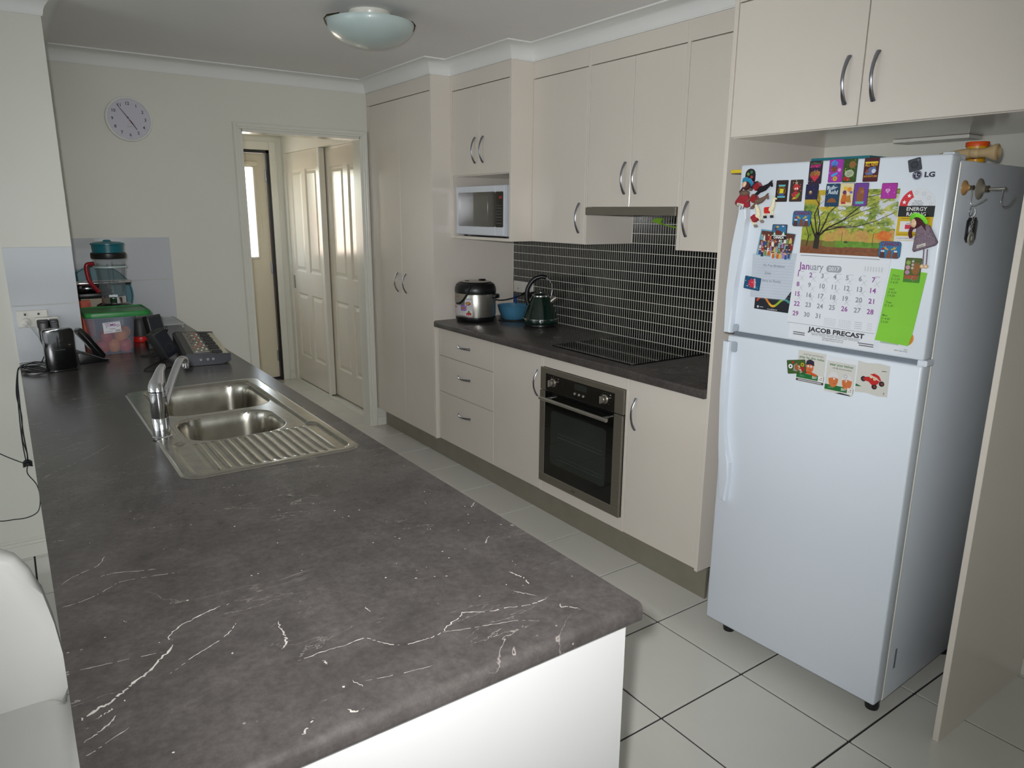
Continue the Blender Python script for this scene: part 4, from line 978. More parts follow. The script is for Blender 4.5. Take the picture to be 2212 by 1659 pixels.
for ang in range(0, 360, 60):
    t = R_(ang+15); tube(jr, [(bx_+.0555*math.cos(t), by_+.0555*math.sin(t), 1.14), (bx_+.062*math.cos(t), by_+.062*math.sin(t), 1.20), (bx_+.072*math.cos(t), by_+.072*math.sin(t), 1.29)], .003, 6)
part('glass_jar', jr, 'glass_clear', bd, smooth=50)
part('measure_ring', lathe(NB(), [(.0755, 1.268), (.077, 1.268), (.077, 1.276), (.0755, 1.276), (.0755, 1.268)], (bx_, by_, 0), 36), 'glass_frost', bd)
part('lid_seal', lathe(NB(), [(0, 1.312), (.079, 1.312), (.081, 1.318), (.081, 1.338), (.076, 1.343), (0, 1.343)], (bx_, by_, 0), 40), 'black_plastic', bd, smooth=40)
part('lid', lathe(NB(), [(0, 1.342), (.071, 1.342), (.073, 1.38), (.077, 1.382), (.077, 1.388), (.06, 1.394), (.02, 1.397), (.016, 1.404), (.008, 1.406), (0, 1.406)], (bx_, by_, 0), 40), 'teal_plastic', bd, smooth=40)
part('handle', tube(NB(), spline([(bx_-.070, by_-.01, 1.288), (bx_-.10, by_-.014, 1.285), (bx_-.106, by_-.014, 1.26), (bx_-.102, by_-.014, 1.215), (bx_-.09, by_-.013, 1.185), (bx_-.062, by_-.01, 1.145)], 5), .0105, 10), 'red_plastic', bd, smooth=60)

# things stacked behind the blender
tr = NB(); lathe(tr, [(0, 0), (.166, 0), (.172, .004), (.172, .012), (.166, .012), (.163, .006), (0, .006)], mtx=Matrix.Translation((.426, 4.745, 1.073)) @ Matrix.Rotation(R_(90-6), 4, 'X'), n=56)
single('round_tray', tr, 'teal_plastic', 'round teal tray leaning on the far wall tiles', 'tray', smooth=40)
single('carton', B(((.30, 4.33, .9003), (.455, 4.62, 1.098)), bev=.002), 'cardboard', 'pale carton under the sandwich press behind the blender', 'carton')
pk = thing('food_packet', 'small orange and yellow food packet in front of the pale carton', 'packet', (.313, 4.305, .9))
part('box', B(((.284, 4.292, .9003), (.338, 4.318, 1.094)), bev=.001, seg=1), 'orange_lid', pk)
a = Art(); a.rect(-.026, .012, -.04, .0, 'd8a020', 0); a.rect(.012, .026, -.045, .03, 'c23a20', 0); a.rect(-.026, .012, 0, .035, 'd24a1c', 0)
lb = a.build('packet_print', pk); lb.location = Vector((.311, 4.2915, 1.055))-OFF[pk.name]
spn = thing('sandwich_press', 'black sandwich press with a chrome bar handle on the carton', 'sandwich press', (.42, 4.47, 1.0985))
part('lower_plate', B(((.285, 4.355, 1.0985), (.452, 4.60, 1.125)), bev=.006), 'black_plastic', spn, smooth=40)
part('upper_plate', B(((.285, 4.355, 1.128), (.452, 4.60, 1.166)), bev=.01), 'black_gloss', spn, smooth=40)
part('bar_handle', lathe(NB(), [(0, 0), (.012, 0), (.013, .006), (.013, .242), (.012, .25), (0, .25)], (.29, 4.34, 1.178), 16, 'X'), 'chrome', spn, smooth=40)
part('handle_arm', B(((.30, 4.345, 1.15), (.315, 4.40, 1.172)), ((.425, 4.345, 1.15), (.44, 4.40, 1.172)), bev=.003), 'black_plastic', spn)
cn = thing('canister', 'small black canister with a red base right of the tub', 'canister', (.522, 4.045, .9))
part('base', lathe(NB(), rcyl(.046, .03, .005), (.522, 4.045, .9003), 32), 'red_bright', cn, smooth=40)
part('body', lathe(NB(), [(0, .9305), (.043, .9305), (.043, 1.012), (.039, 1.018), (0, 1.019)], (.522, 4.045, 0), 32), 'charcoal', cn, smooth=40)
sh = thing('wire_rack', 'pale flat wire rack lying at the far end of the island', 'rack', (.715, 4.56, .9))
fb = NB(); P4 = [(x, y, .922) for x, y in rrect(.635, .80, 4.40, 4.74, .02)]; tube(fb, P4+[P4[0]], .003, 6)
for x, y in ((.645, 4.41), (.79, 4.41), (.645, 4.73), (.79, 4.73)): tube(fb, [(x, y, .9), (x, y, .922)], .003, 6)
part('frame', fb, 'cable_white', sh, smooth=60)
for k in range(11): part('wire', tube(NB(), [(.637, 4.425+k*.029, .9225), (.798, 4.425+k*.029, .9225)], .0016, 6), 'cable_white', sh)
single('marker_pen', lathe(NB(), [(0, 0), (.006, .002), (.006, .10), (.004, .103), (.004, .11), (0, .112)], mtx=Matrix.Translation((.69, 4.33, .907)) @ Matrix.Rotation(R_(80), 4, 'Z') @ Matrix.Rotation(R_(90), 4, 'Y'), n=12), 'black_plastic', 'black pen lying in front of the wire rack', 'pen', smooth=40)

# electronic keyboard (local x across, y along its length)
kb = thing('electronic_keyboard', 'small electronic keyboard with ivory keys at the island edge', 'keyboard', (.668, 3.245, .9), rotz=R_(-6.2))
W2, LK = .0925, .66
part('case', prism(NB(), [(-W2, .006), (-W2+.02, .002), (W2-.03, .002), (W2, .012), (W2, .030), (W2-.066, .032), (W2-.07, .05), (-W2+.012, .054), (-W2, .046)], .012, LK-.012, 'XZ', .001, 1), 'charcoal', kb, smooth=30)
part('end_cheek', prism(NB(), [(-W2, .006), (-W2+.02, .001), (W2-.03, .001), (W2+.002, .014), (W2+.002, .045), (-W2+.012, .056), (-W2, .047)], 0, .0118, 'XZ', .001, 1), 'navy_plastic', kb, smooth=30)
part('end_cheek', prism(NB(), [(-W2, .006), (-W2+.02, .001), (W2-.03, .001), (W2+.002, .014), (W2+.002, .045), (-W2+.012, .056), (-W2, .047)], LK-.0118, LK, 'XZ', .001, 1), 'navy_plastic', kb, smooth=30)
NKEY = 19; y0 = .016; y1 = LK-.016
for k in range(NKEY):
    a0 = y0+(y1-y0)*k/NKEY; b0 = y0+(y1-y0)*(k+1)/NKEY
    part('white_key', B(((W2-.066, a0+.0006, .0325), (W2-.003, b0-.0006, .042)), bev=.001, seg=1), 'ivory', kb)
for k in range(1, NKEY):
    if k % 7 in (3, 0): continue
    a0 = y0+(y1-y0)*k/NKEY; part('black_key', B(((W2-.066, a0-.0065, .042), (W2-.026, a0+.0065, .051)), bev=.0015, seg=1), 'black_plastic', kb)
cpn = part('control_panel', prism(NB(), [(-.052, .0535), (.014, .0513), (.014, .0525), (-.052, .0548)], .03, LK-.03, 'XZ'), 'taupe', kb)
part('panel_strip', B(((-.05, .0285, .052), (.012, .033, .0545))), 'chrome', kb)
rk2 = random.Random(5)
for k in range(26):
    yy = .05+k*.0215; xx = -.04+(k*7 % 5)*.011
    part('button', B(((xx, yy, .0525), (xx+.007, yy+.011, .0562-.03*(xx+.04)*.03)), bev=.0006, seg=1), ['black_plastic', 'white_plastic', 'white_plastic', 'navy_plastic', 'orange_lid'][k % 5 if k > 8 else (k % 2)+1 if k not in (5, 6) else 4], kb)
for k in range(7): part('speaker_slot', B(((-.082, .07+k*.07, .0495), (-.066, .115+k*.07, .0535)), bev=.001, seg=1), 'black_plastic', kb)
for xx in (-.028, .0, .022):
    part('jack_socket', lathe(NB(), [(.002, 0), (.0055, 0), (.0055, .003), (.002, .003), (.002, 0)], mtx=Matrix.Translation((xx, 0, .027)) @ Matrix.Rotation(R_(90), 4, 'X'), n=16), 'chrome', kb)

def spk(loc, rot, label):
    r = thing('desktop_speaker', label, 'speaker', loc, rot=rot, group='pair of desktop speakers')
    part('cabinet', B(((-.033, 0, 0), (.033, .06, .128)), bev=.003), 'charcoal', r, smooth=40)
    part('grille', B(((-.031, -.004, .003), (.031, .001, .118)), bev=.002), 'navy_plastic', r)
    part('cone_ring', lathe(NB(), [(.017, 0), (.02, 0), (.02, .0012), (.017, .0012), (.017, 0)], mtx=Matrix.Translation((0, -.004, .04)) @ Matrix.Rotation(R_(90), 4, 'X'), n=28), 'charcoal', r)
spk((.573, 3.475, .917), (R_(-12), R_(-22), R_(28)), 'nearer dark desktop speaker tilted against the keyboard')
spk((.572, 3.79, .935), (R_(-10), R_(-6), R_(12)), 'farther dark desktop speaker standing behind the other one')
single('speaker_stand', B(((.515, 3.77, .9003), (.625, 3.87, .932)), bev=.004), 'charcoal', 'low dark block under the farther speaker', 'stand')

# cables
single('speaker_cable', tube(NB(), spline([(.55, 3.50, .906), (.50, 3.42, .9035), (.43, 3.30, .9032), (.425, 3.255, .9032), (.47, 3.24, .9032), (.55, 3.30, .9035), (.585, 3.33, .9035)]), .0023, 6), 'black_plastic', 'looped black cable on the island in front of the speakers', 'cable', smooth=True)
single('speaker_cable', tube(NB(), spline([(.53, 3.66, .904), (.49, 3.62, .9035), (.455, 3.60, .9035), (.50, 3.56, .904), (.53, 3.58, .9035), (.52, 3.50, .9035), (.51, 3.44, .9035), (.53, 3.40, .9035)]), .002, 6), 'black_plastic', 'thin black cable twisting between the tub and the speakers', 'cable', smooth=True)
single('blender_cable', tube(NB(), spline([(.53, 4.22, .93), (.575, 4.15, .95), (.60, 4.05, .93), (.60, 3.98, .906), (.56, 3.95, .9035)]), .003, 6), 'black_plastic', 'black cable arching down behind the farther speaker', 'cable', smooth=True)
CB = [('coiled black cable beside the modem', [(.085, 3.49, .904), (.04, 3.55, .908), (.01, 3.52, .912), (.012, 3.47, .91), (.05, 3.45, .906), (.09, 3.48, .904), (.06, 3.56, .907), (.02, 3.585, .909), (.0, 3.55, .906), (.03, 3.50, .904)], .003),
      ('black cable dropping down the island end to a knot', [(.07, 3.60, .9045), (.03, 3.60, .907), (-.006, 3.60, .905), (-.018, 3.60, .86), (-.024, 3.61, .75), (-.028, 3.62, .62), (-.026, 3.63, .52), (-.028, 3.65, .47)], .0028),
      ('grey cable dropping beside the black one to a knot', [(.05, 3.565, .9105), (.02, 3.57, .912), (-.008, 3.565, .907), (-.022, 3.565, .85), (-.032, 3.58, .7), (-.036, 3.60, .58), (-.034, 3.63, .48)], .0022),
      ('thin dark cable looping from the knot towards the floor', [(-.03, 3.655, .46), (-.036, 3.66, .42), (-.01, 3.67, .36), (-.004, 3.67, .30), (-.018, 3.67, .235), (-.06, 3.67, .214), (-.11, 3.67, .216), (-.17, 3.67, .225), (-.22, 3.67, .28)], .0022),
      ('thin cable slanting along the left wall to the knot', [(-.30, 3.70, .66), (-.20, 3.695, .59), (-.12, 3.68, .52), (-.05, 3.665, .472), (-.032, 3.66, .465)], .0022)]
CB += [('loose loops of black cable on the island left of the modem', [(.09, 3.52, .9135), (.05, 3.60, .916), (.005, 3.58, .9165), (.0, 3.50, .9155), (.04, 3.43, .913), (.08, 3.42, .9115), (.045, 3.47, .914), (.012, 3.55, .916), (.05, 3.635, .9155), (.09, 3.60, .912)], .0028),
       ('twisted black cable hanging beside the grey one', [(.03, 3.53, .9195), (.0, 3.53, .9185), (-.014, 3.53, .90), (-.03, 3.55, .80), (-.024, 3.57, .70), (-.034, 3.59, .60), (-.026, 3.62, .52), (-.032, 3.645, .47)], .0024)]
for lb_, pts, r in CB: single('cable', tube(NB(), spline(pts), r, 6), 'black_plastic' if 'grey' not in lb_ else 'navy_plastic', lb_, 'cable', smooth=True)
kn = NB()
for k in range(3): tube(kn, [(-.03+.016*math.cos(6.283*i/14), 3.652+.012*math.sin(6.283*i/14), .458+.009*k-.004*math.cos(6.283*i/7)) for i in range(15)], .0032, 6)
single('cable_knot', kn, 'black_plastic', 'knot of bundled black cables hanging beside the island', 'cable', smooth=True)

# ================================================================== STOOL
st = thing('bar_stool', 'white padded bar stool at the left side of the island', 'stool', (-.215, 1.32, 0))
half = [(.0, .955), (.06, .957), (.10, .956), (.136, .949), (.155, .936), (.173, .907), (.188, .856), (.199, .794), (.205, .73), (.206, .66), (.20, .62)]
poly = [(-.209+x, z) for x, z in half]+[(-.209-x, z) for x, z in half[::-1][:-1]]
bm = NB(); prism(bm, poly, 1.485, 1.53, 'XZ', .016, 4)
for v in bm.verts: v.co.y += -.55*(v.co.x+.209)**2*.4+.03*(v.co.z-.62)
part('backrest', bm, 'stool_leather', st, smooth=60)
bm = NB(); prism(bm, rrect(-.415, -.0045, 1.08, 1.50, .06, 8), .595, .645, 'XY', .02, 4)
part('seat', bm, 'stool_leather', st, smooth=60)
part('column', lathe(NB(), [(0, .02), (.05, .02), (.035, .035), (.03, .30), (.022, .31), (.022, .58), (.06, .595), (0, .595)], (-.215, 1.32, 0), 24), 'chrome', st, smooth=35)
part('base', lathe(NB(), [(0, 0), (.2, 0), (.2, .008), (.05, .025), (0, .025)], (-.215, 1.32, 0), 40), 'chrome', st, smooth=35)
fr_ = NB(); tube(fr_, [(-.215+.12*math.cos(6.283*i/24), 1.25+.12*math.sin(6.283*i/24), .28) for i in range(25)], .009, 8)
part('footrest', fr_, 'chrome', st, smooth=60)

# ================================================================== FRIDGE
P0 = Vector((2.0149, 1.5752, 0)); FRZ = math.atan2(-.99934871, .03608543)
def fw(u, z, d=0):                      # point on the fridge front (u to the right, d into the fridge) in world space
    c, s_ = math.cos(FRZ), math.sin(FRZ); return Vector((P0.x+u*c-d*s_, P0.y+u*s_+d*c, z))
fg = thing('fridge', 'white two-door fridge freezer covered with magnets', 'fridge', P0, rotz=FRZ)
FW = .643
part('cabinet', B(((.004, .064, .055), (FW-.004, .655, 1.70)), bev=.006), 'fridge_white', fg, smooth=40)
part('door_seal', B(((.012, .053, .085), (FW-.012, .066, 1.14)), ((.012, .053, 1.17), (FW-.012, .066, 1.695))), 'fridge_seal', fg)
part('side_trim', B(((FW-.0105, .062, .06), (FW-.0025, .069, 1.695)), bev=.002), 'trim_paint', fg)
part('centre_rail', B(((.006, .03, 1.148), (FW-.006, .066, 1.168))), 'fridge_seal', fg)
fd = part('freezer_door', B(((0, 0, 1.165), (FW, .055, 1.712)), bev=.007, seg=3), 'fridge_white', fg, smooth=40)
ld = part('fridge_door', B(((0, 0, .069), (FW, .055, 1.150)), bev=.007, seg=3), 'fridge_white', fg, smooth=40)
h1 = [(.019, 1.570), (.051, 1.575), (.052, 1.54), (.047, 1.47), (.038, 1.40), (.030, 1.33), (.026, 1.25), (.025, 1.162), (-.003, 1.162), (-.001, 1.30), (.007, 1.45)]
part('handle', prism(NB(), h1, -.026, .004, 'XZ', .006, 4), 'fridge_white', fd, smooth=18)
part('finger_recess', prism(NB(), rrect(.024, .044, 1.167, 1.192, .008), -.008, .004, 'XZ', .002), 'fridge_grey', fd)
h2 = [(-.003, 1.131), (.023, 1.131), (.022, 1.0), (.024, .88), (.032, .80), (.045, .74), (.060, .702), (.060, .64), (.056, .556), (.030, .560), (.014, .75), (.002, .95)]
part('handle', prism(NB(), h2, -.022, .004, 'XZ', .006, 4), 'fridge_white', ld, smooth=18)
part('finger_recess', prism(NB(), rrect(.022, .044, 1.095, 1.131, .008), -.008, .004, 'XZ', .002), 'fridge_grey', ld)
part('top_hinge', B(((.606, .025, 1.710), (.636, .058, 1.7185)), ((.60, .055, 1.70), (.636, .10, 1.714)), bev=.004), 'fridge_white', fg)
part('middle_hinge', B(((.625, .004, 1.148), (.652, .05, 1.166)), bev=.004), 'fridge_white', fg)
for x, y in ((.60, .09), (.045, .09), (.60, .60), (.045, .60)): part('foot', lathe(NB(), [(0, 0), (.020, 0), (.022, .01), (.019, .055), (0, .055)], (x, y, 0), 20), 'black_plastic', fg, smooth=40)
a = Art(); cxl, czl, Y_ = .561, 1.661, -.0012
a.disc(cxl, czl, .0125, '2d2a44', Y_, 28); a.disc(cxl, czl, .0112, 'c9d0da', Y_-.0002, 28); a.disc(cxl, czl, .0104, '2d2a44', Y_-.0004, 28)
a.line(cxl-.002, czl+.006, cxl-.002, czl-.005, .0014, 'e6eaf0', Y_-.0006); a.line(cxl-.0026, czl-.005, cxl+.004, czl-.005, .0014, 'e6eaf0', Y_-.0006); a.disc(cxl-.006, czl+.003, .0014, 'e6eaf0', Y_-.0006, 10); a.line(cxl+.003, czl+.0005, cxl+.0075, czl+.0005, .0012, 'e6eaf0', Y_-.0006)
a.text('LG', .580, 1.6555, .0125, '2b2838', Y_, width=.0265, bold=.045)
lg = a.build('logo', fd); lg['label'] = 'dark round emblem and letters LG'
a = Art(); a.rect(-.006, .006, -.035, .035, '6b6f78', 0)
for k in range(9): a.line(-.004, -.03+k*.0075, .004, -.03+k*.0075, .002, '9aa0a8', -.0002)
sl = a.build('rating_sticker', fg); sl.location = (FW-.0035, .115, .19); sl.rotation_euler = (0, 0, R_(90))
def quadthing(name, pts, label, cat, mt, th=.001, off=0., group=None, bend_=None):
    """a sheet held on the fridge door; pts (u,z) corner points; returns (root, cx, cz)"""
    cu = sum(q[0] for q in pts)/len(pts); cz_ = sum(q[1] for q in pts)/len(pts)
    r = thing(name, label, cat, fw(cu, cz_, -off), rotz=FRZ, group=group)
    bm = NB(); prism(bm, [(u-cu, z-cz_) for u, z in pts], -th, 0, 'XZ')
    if bend_:
        bmesh.ops.subdivide_edges(bm, edges=bm.edges[:], cuts=7, use_grid_fill=True)
        for v in bm.verts: v.co.y += bend_(v.co.x, v.co.z)
    part('sheet', bm, mt, r)
    return r, cu, cz_
def rr_pts(u0, u1, z0, z1, r=.004): return rrect(u0, u1, z0, z1, r, 3)
rg = random.Random(11)
def magnet(u0, u1, z0, z1, label, bgc, draw, off=.0003, tilt=0, th=.0012, r=.003):
    cu, cz_ = (u0+u1)/2, (z0+z1)/2; w_, h_ = (u1-u0)/2, (z1-z0)/2
    o = thing('fridge_magnet', label, 'magnet', fw(cu, cz_, -off), group='card magnets on the fridge', rot=(0, tilt, FRZ))
    part('card', prism(NB(), rrect(-w_, w_, -h_, h_, r, 3), -th, 0, 'XZ'), 'charcoal', o)
    a = Art(); a.poly(rrect(-w_+.0008, w_-.0008, -h_+.0008, h_-.0008, r, 3), bgc, -th-.0001); draw(a, w_, h_, -th-.0003)
    a.build('printed_face', o); return o
def glitter(a, w_, h_, y, cols, n=14):
    for _ in range(n): a.disc(rg.uniform(-w_*.88, w_*.88), rg.uniform(-h_*.92, h_*.92), rg.uniform(.0006, .0014), rg.choice(cols), y-.0004, 6)
def d_nat(a, w, h, y):
    a.text('NATURALLY', 0, h*.72, .005, '4a8a2a', y, 'c', width=w*1.7); a.text('SWEET', 0, h*.44, .008, 'c8207a', y, 'c', width=w*1.6, bold=.035)
    a.disc(-.007, -.006, .010, '8a5a28', y); a.disc(.007, -.004, .009, 'a06a30', y-.0001); a.poly([(-.013, -.012), (0, -.027), (.013, -.012), (.006, -.006), (0, -.011), (-.006, -.006)], 'c03040', y-.0002); glitter(a, w, h, y, ['ff5a78', 'ffd0d8', '7ac040'])
def d_flw(a, w, h, y):
    for k in range(5): t = k*1.2566+.3; a.disc(-.006+.006*math.cos(t), h*.6+.006*math.sin(t), .005, '4a86d8', y, 10)
    a.disc(-.006, h*.2, .010, '7a3f22', y); a.disc(.011, .002, .006, 'd060b0', y, 14); a.disc(.011, .002, .004, 'c8a0d0', y-.0001, 12); a.poly([(-.014, -.012), (.004, -.004), (.008, -.008), (-.010, -.018)], '3aa0d0', y); a.disc(.0, -.022, .007, 'e0a020', y); a.disc(0, -.022, .004, '8a9a30', y-.0001); glitter(a, w, h, y, ['f0c0f0', 'ffffff'], 6)
def d_grn(a, w, h, y):
    a.disc(.006, h*.5, .010, '8a6030', y); a.disc(-.001, -.008, .014, 'a8b098', y, 18, .75); a.disc(-.012, -.022, .006, 'a02020', y); a.disc(-.004, -.024, .005, 'b82828', y); 
    for k in range(3): a.line(-.009, -.005-k*.004, .008, -.005-k*.004, .0012, '6a7060', y-.0001)
    glitter(a, w, h, y, ['b0f030', '8ad020', 'e0ff60'], 18)
def d_mar(a, w, h, y):
    a.rect(-w*.85, w*.85, h*.52, h*.66, 'e0c020', y); a.text('ALL NEW', 0, h*.28, .008, 'e8b818', y, 'c', width=w*1.7)
    a.poly([(-.017, -.008), (-.004, .006), (.012, .008), (.016, -.004), (.004, -.014), (-.012, -.014)], '5a6a9a', y); a.disc(.008, -.004, .006, 'c8d0e0', y-.0001); a.disc(-.01, -.004, .005, '8a4a3a', y-.0001); a.text('ADVENTURE', 0, -h*.62, .005, 'd8a018', y, 'c', width=w*1.8)
def d_dark(a, w, h, y): a.disc(-.004, -.002, .006, '7a5a38', y); a.disc(-.004, .0, .003, 'd0c0a0', y-.0001); glitter(a, w, h, y, ['5a6ac0'], 5)
def d_ruh(a, w, h, y):
    a.text('Ruh-', -.002, h*.5, .011, 'c8d4dc', y, 'c', rot=.1, bold=.035); a.text('Roh!', .002, h*.1, .011, 'c8d4dc', y, 'c', rot=-.05, bold=.035)
    a.disc(.003, h*.2, .0045, '9aa8b4', y-.0001); a.poly([(-.016, -.021), (-.010, -.012), (0, -.008), (.010, -.012), (.016, -.021)], '8a5020', y); glitter(a, w, h, y, ['a0b8d0'], 8)
def d_crm(a, w, h, y):
    a.disc(-.004, h*.55, .006, 'e0b840', y); a.disc(.008, h*.45, .007, 'd89030', y); a.disc(-.006, h*.2, .006, '6a2a60', y); a.poly([(-.016, -.02), (-.012, .0), (.0, .004), (.004, -.02)], 'c06a20', y); a.poly([(.004, -.022), (.002, -.004), (.012, .0), (.016, -.022)], 'b07a30', y-.0001); a.rect(-.014, .0, -.026, -.02, 'b03030', y); a.poly([(.008, h*.3), (.018, h*.3), (.018, h*.1), (.010, h*.1)], '7a60b0', y)
def d_pur(a, w, h, y):
    a.poly([(-.010, -.02), (-.012, .004), (-.006, .02), (.006, .02), (.010, .004), (.008, -.02)], '8a5226', y); a.rect(-.013, .011, -.026, -.019, '58b0a8', y-.0001); a.disc(.004, .008, .005, 'a06a34', y-.0002); glitter(a, w, h, y, ['a060d0'], 4)
def d_pnk(a, w, h, y):
    a.disc(-.006, .002, .004, 'e0a0d8', y); a.disc(-.001, .002, .004, 'e0a0d8', y); a.poly([(-.0095, .0), (-.0035, -.007), (.0025, .0)], 'e0a0d8', y); glitter(a, w, h, y, ['c060d0', 'f0b0f0'], 6)
def d_brn(a, w, h, y):
    a.rect(-.012, .012, h*.42, h*.58, '5ab0b8', y); a.rect(-.0135, .0135, -h*.62, -h*.45, '5ab0b8', y); a.disc(0, 0, .014, '8a6a20', y-.0001); a.disc(0, 0, .0115, '2a1a18', y-.0002); a.rect(-.007, .007, -.007, .007, 'd8c82a', y-.0003); a.rect(-.008, .008, -.013, -.008, '2a50a0', y-.0003); glitter(a, w, h, y, ['c04040'], 10)
def d_red(a, w, h, y):
    a.disc(0, .010, .011, 'b02028', y); a.disc(0, -.014, .012, 'b02830', y); a.disc(-.003, .006, .003, 'e8d8d0', y-.0001); a.disc(.004, .006, .003, 'e8d8d0', y-.0001); a.disc(0, .023, .004, 'a0a890', y); a.poly([(-.002, -.02), (.012, -.004), (.014, -.012), (.004, -.024)], '60a030', y-.0002); a.poly([(-.012, -.026), (-.004, -.018), (.002, -.024)], 'd0b030', y-.0002); glitter(a, w, h, y, ['ff6080', 'ffa0a0', 'c8f060'], 18)
def d_swt(a, w, h, y):
    for k in range(3): a.disc(-.013, .02-k*.013, .006, ['8aa050', 'c090a0', 'b080a0'][k], y); a.disc(-.001, .024-k*.009, .0035, 'b0b0a8', y-.0001)
    a.disc(.008, .005, .011, '8a5a28', y, 16, 1.5); a.rect(-w, w, -h, -h*.42, '3a7a20', y); a.text('SWEET', 0, -h*.72, .010, 'c02838', y-.0002, 'c', width=w*1.75, bold=.035); glitter(a, w, h, y, ['70c0a0', 'e05060'], 10)
def d_soc(a, w, h, y):
    a.disc(-.020, .002, .0075, 'e8e8e8', y); a.disc(-.020, .002, .0028, '202020', y-.0001); a.poly([(-.012, -.012), (-.008, .006), (.004, .012), (.002, -.016)], '8a9090', y); a.disc(.004, -.002, .010, 'a05a2a', y-.0001); a.text('PUPS', .008, -.010, .008, 'd8d8c8', y-.0003, 'c', rot=-1.25); a.disc(.020, -.008, .008, 'a02020', y); a.disc(.022, .006, .006, 'd8b020', y-.0001); a.disc(.022, .006, .0035, '3a6a20', y-.0002); a.disc(-.010, .014, .004, 'b02030', y)
def d_blu(a, w, h, y):
    pts = []
    for k in range(16): t = k*math.pi/8; r_ = .017 if k % 2 else .012; pts.append((r_*math.cos(t), r_*math.sin(t)))
    a.poly(pts, 'c02840', y); a.text('AWESOME', .004, .016, .007, 'e8e8f0', y-.0002, 'l', width=.032, rot=-1.4); glitter(a, w, h, y, ['40d0d0', '30e0a0', 'ffffff'], 12)
magnet(.245, .2875, 1.645, 1.7115, 'dark purple magnet reading NATURALLY SWEET at the fridge top', '2a1230', d_nat)
magnet(.3085, .3515, 1.648, 1.7135, 'bright purple magnet with a blue flower', '9a2aa0', d_flw)
magnet(.3525, .3935, 1.647, 1.7125, 'dark green glittery magnet beside the purple flower magnet', '2f4a14', d_grn)
magnet(.413, .4555, 1.647, 1.713, 'maroon magnet with yellow lettering at the fridge top', '4a0c1c', d_mar)
magnet(.2405, .282, 1.60, 1.645, 'dark blue magnet half hidden by the tree picture', '1c1840', d_dark)
magnet(.307, .3495, 1.579, 1.645, 'blue magnet reading Ruh-Roh over the tree picture', '0f3a5c', d_ruh, off=.0022)
magnet(.3505, .3925, 1.580, 1.645, 'cream magnet with orange figures over the tree picture', 'd8cca0', d_crm, off=.0022)
magnet(.3935, .4345, 1.580, 1.645, 'violet magnet with a brown shape over the tree picture', '6a3a90', d_pur, off=.0022)
magnet(.4705, .5135, 1.600, 1.6425, 'pink heart magnet peeping over the tree picture', 'a82a98', d_pnk)
magnet(.138, .1795, 1.594, 1.6595, 'dark brown magnet with a yellow square badge', '2a1414', d_brn)
magnet(.187, .2295, 1.594, 1.6595, 'glittery red and brown magnet left of the tree picture', '3a2a24', d_red)
magnet(.562, .605, 1.3765, 1.443, 'olive magnet reading SWEET holding the green note', '4a5a1c', d_swt, off=.0026)
magnet(.238, .302, 1.063, 1.107, 'small football card magnet tilted beside the safety postcards', '3c5a24', d_soc, off=.0022, tilt=R_(-11))
magnet(.052, .113, 1.313, 1.355, 'blue magnet with a red burst and sideways white word', '0c4a70', d_blu, off=.0026, tilt=R_(5))
def moose(u0, u1, z0, z1, label):
    def dr(a, w, h, y):
        a.text('CANADA', 0, h*.48, .0105, '7a1a3a', y, 'c', width=w*1.7, bold=.035)
        for sx in (-1, 1):
            a.poly([(sx*.004, -.001), (sx*.016, .002), (sx*.019, .010), (sx*.014, .006), (sx*.011, .010), (sx*.009, .004), (sx*.004, .003)], 'c0a040', y)
        for x, c in ((-.019, '4a2a2a'), (0, '7a4630'), (.017, '6a3a28')): a.poly([(x-.008, -h*.95), (x-.005, -.004), (x, .0), (x+.005, -.004), (x+.008, -h*.95)], c, y-.0002)
        for x in (-.021, -.016, .015, .019): a.disc(x, -.004, .0026, 'e8e8e8', y-.0004, 10); a.disc(x, -.005, .001, '101010', y-.0006, 6)
        a.poly([(-.026, .001), (-.012, .001), (-.017, .007)], 'a02030', y-.0004)
    return magnet(u0, u1, z0, z1, label, '1a6ea0', dr, off=.0024, r=.008)
moose(.207, .268, 1.520, 1.567, 'blue moose magnet reading CANADA left of the tree picture')
moose(.485, .545, 1.438, 1.485, 'blue moose magnet reading CANADA at the lower right of the tree picture')
def d_can(a, w, h, y):
    a.rect(-w*.9, w*.9, -h*.4, h*.9, '2f6f9a', y); a.rect(-w*.9, w*.9, -h*.42, -h*.05, '1f5a36', y-.0001); a.poly([(-.014, .004), (-.006, .006), (.008, .002), (.008, -.008), (-.010, -.008)], '6a2420', y-.0002); a.disc(-.013, .010, .004, '6a2420', y-.0003); a.disc(-.007, .016, .005, 'c8a830', y-.0003, 12, .6); a.poly([(.008, -.012), (.016, .002), (.020, -.010)], 'd8dce0', y-.0002); a.poly([(-.020, -.008), (-.016, .0), (-.012, -.009)], 'd8dce0', y-.0002); a.disc(.012, .018, .004, 'e0e4e8', y-.0003, 10, .4)
    a.rect(-w, w, -h*.5, -h*.42, 'e0e0e0', y-.0002); a.rect(-w, w, -h, -h*.5, '1c1a1e', y-.0002); a.text('CANADA', 0, -h*.86, .008, 'ecece8', y-.0004, 'c', width=w*1.4, bold=.035)
magnet(.1395, .1915, 1.478, 1.525, 'dark landscape magnet reading CANADA above the group photo', '3a1420', d_can, off=.0030)
def d_ovl(a, w, h, y):
    for c, x, z in (('6a9a2a', -.008, .01), ('b03a30', .006, 0), ('8a2a5a', -.004, -.012), ('3a7a50', .004, .016), ('c06080', .010, -.016), ('a0b040', -.012, -.004)): a.disc(x, z, .005, c, y, 10)
magnet(.021, .059, 1.645, 1.699, 'round-topped dark floral magnet behind the blue-hatted doll', '1a1420', d_ovl, r=.018)
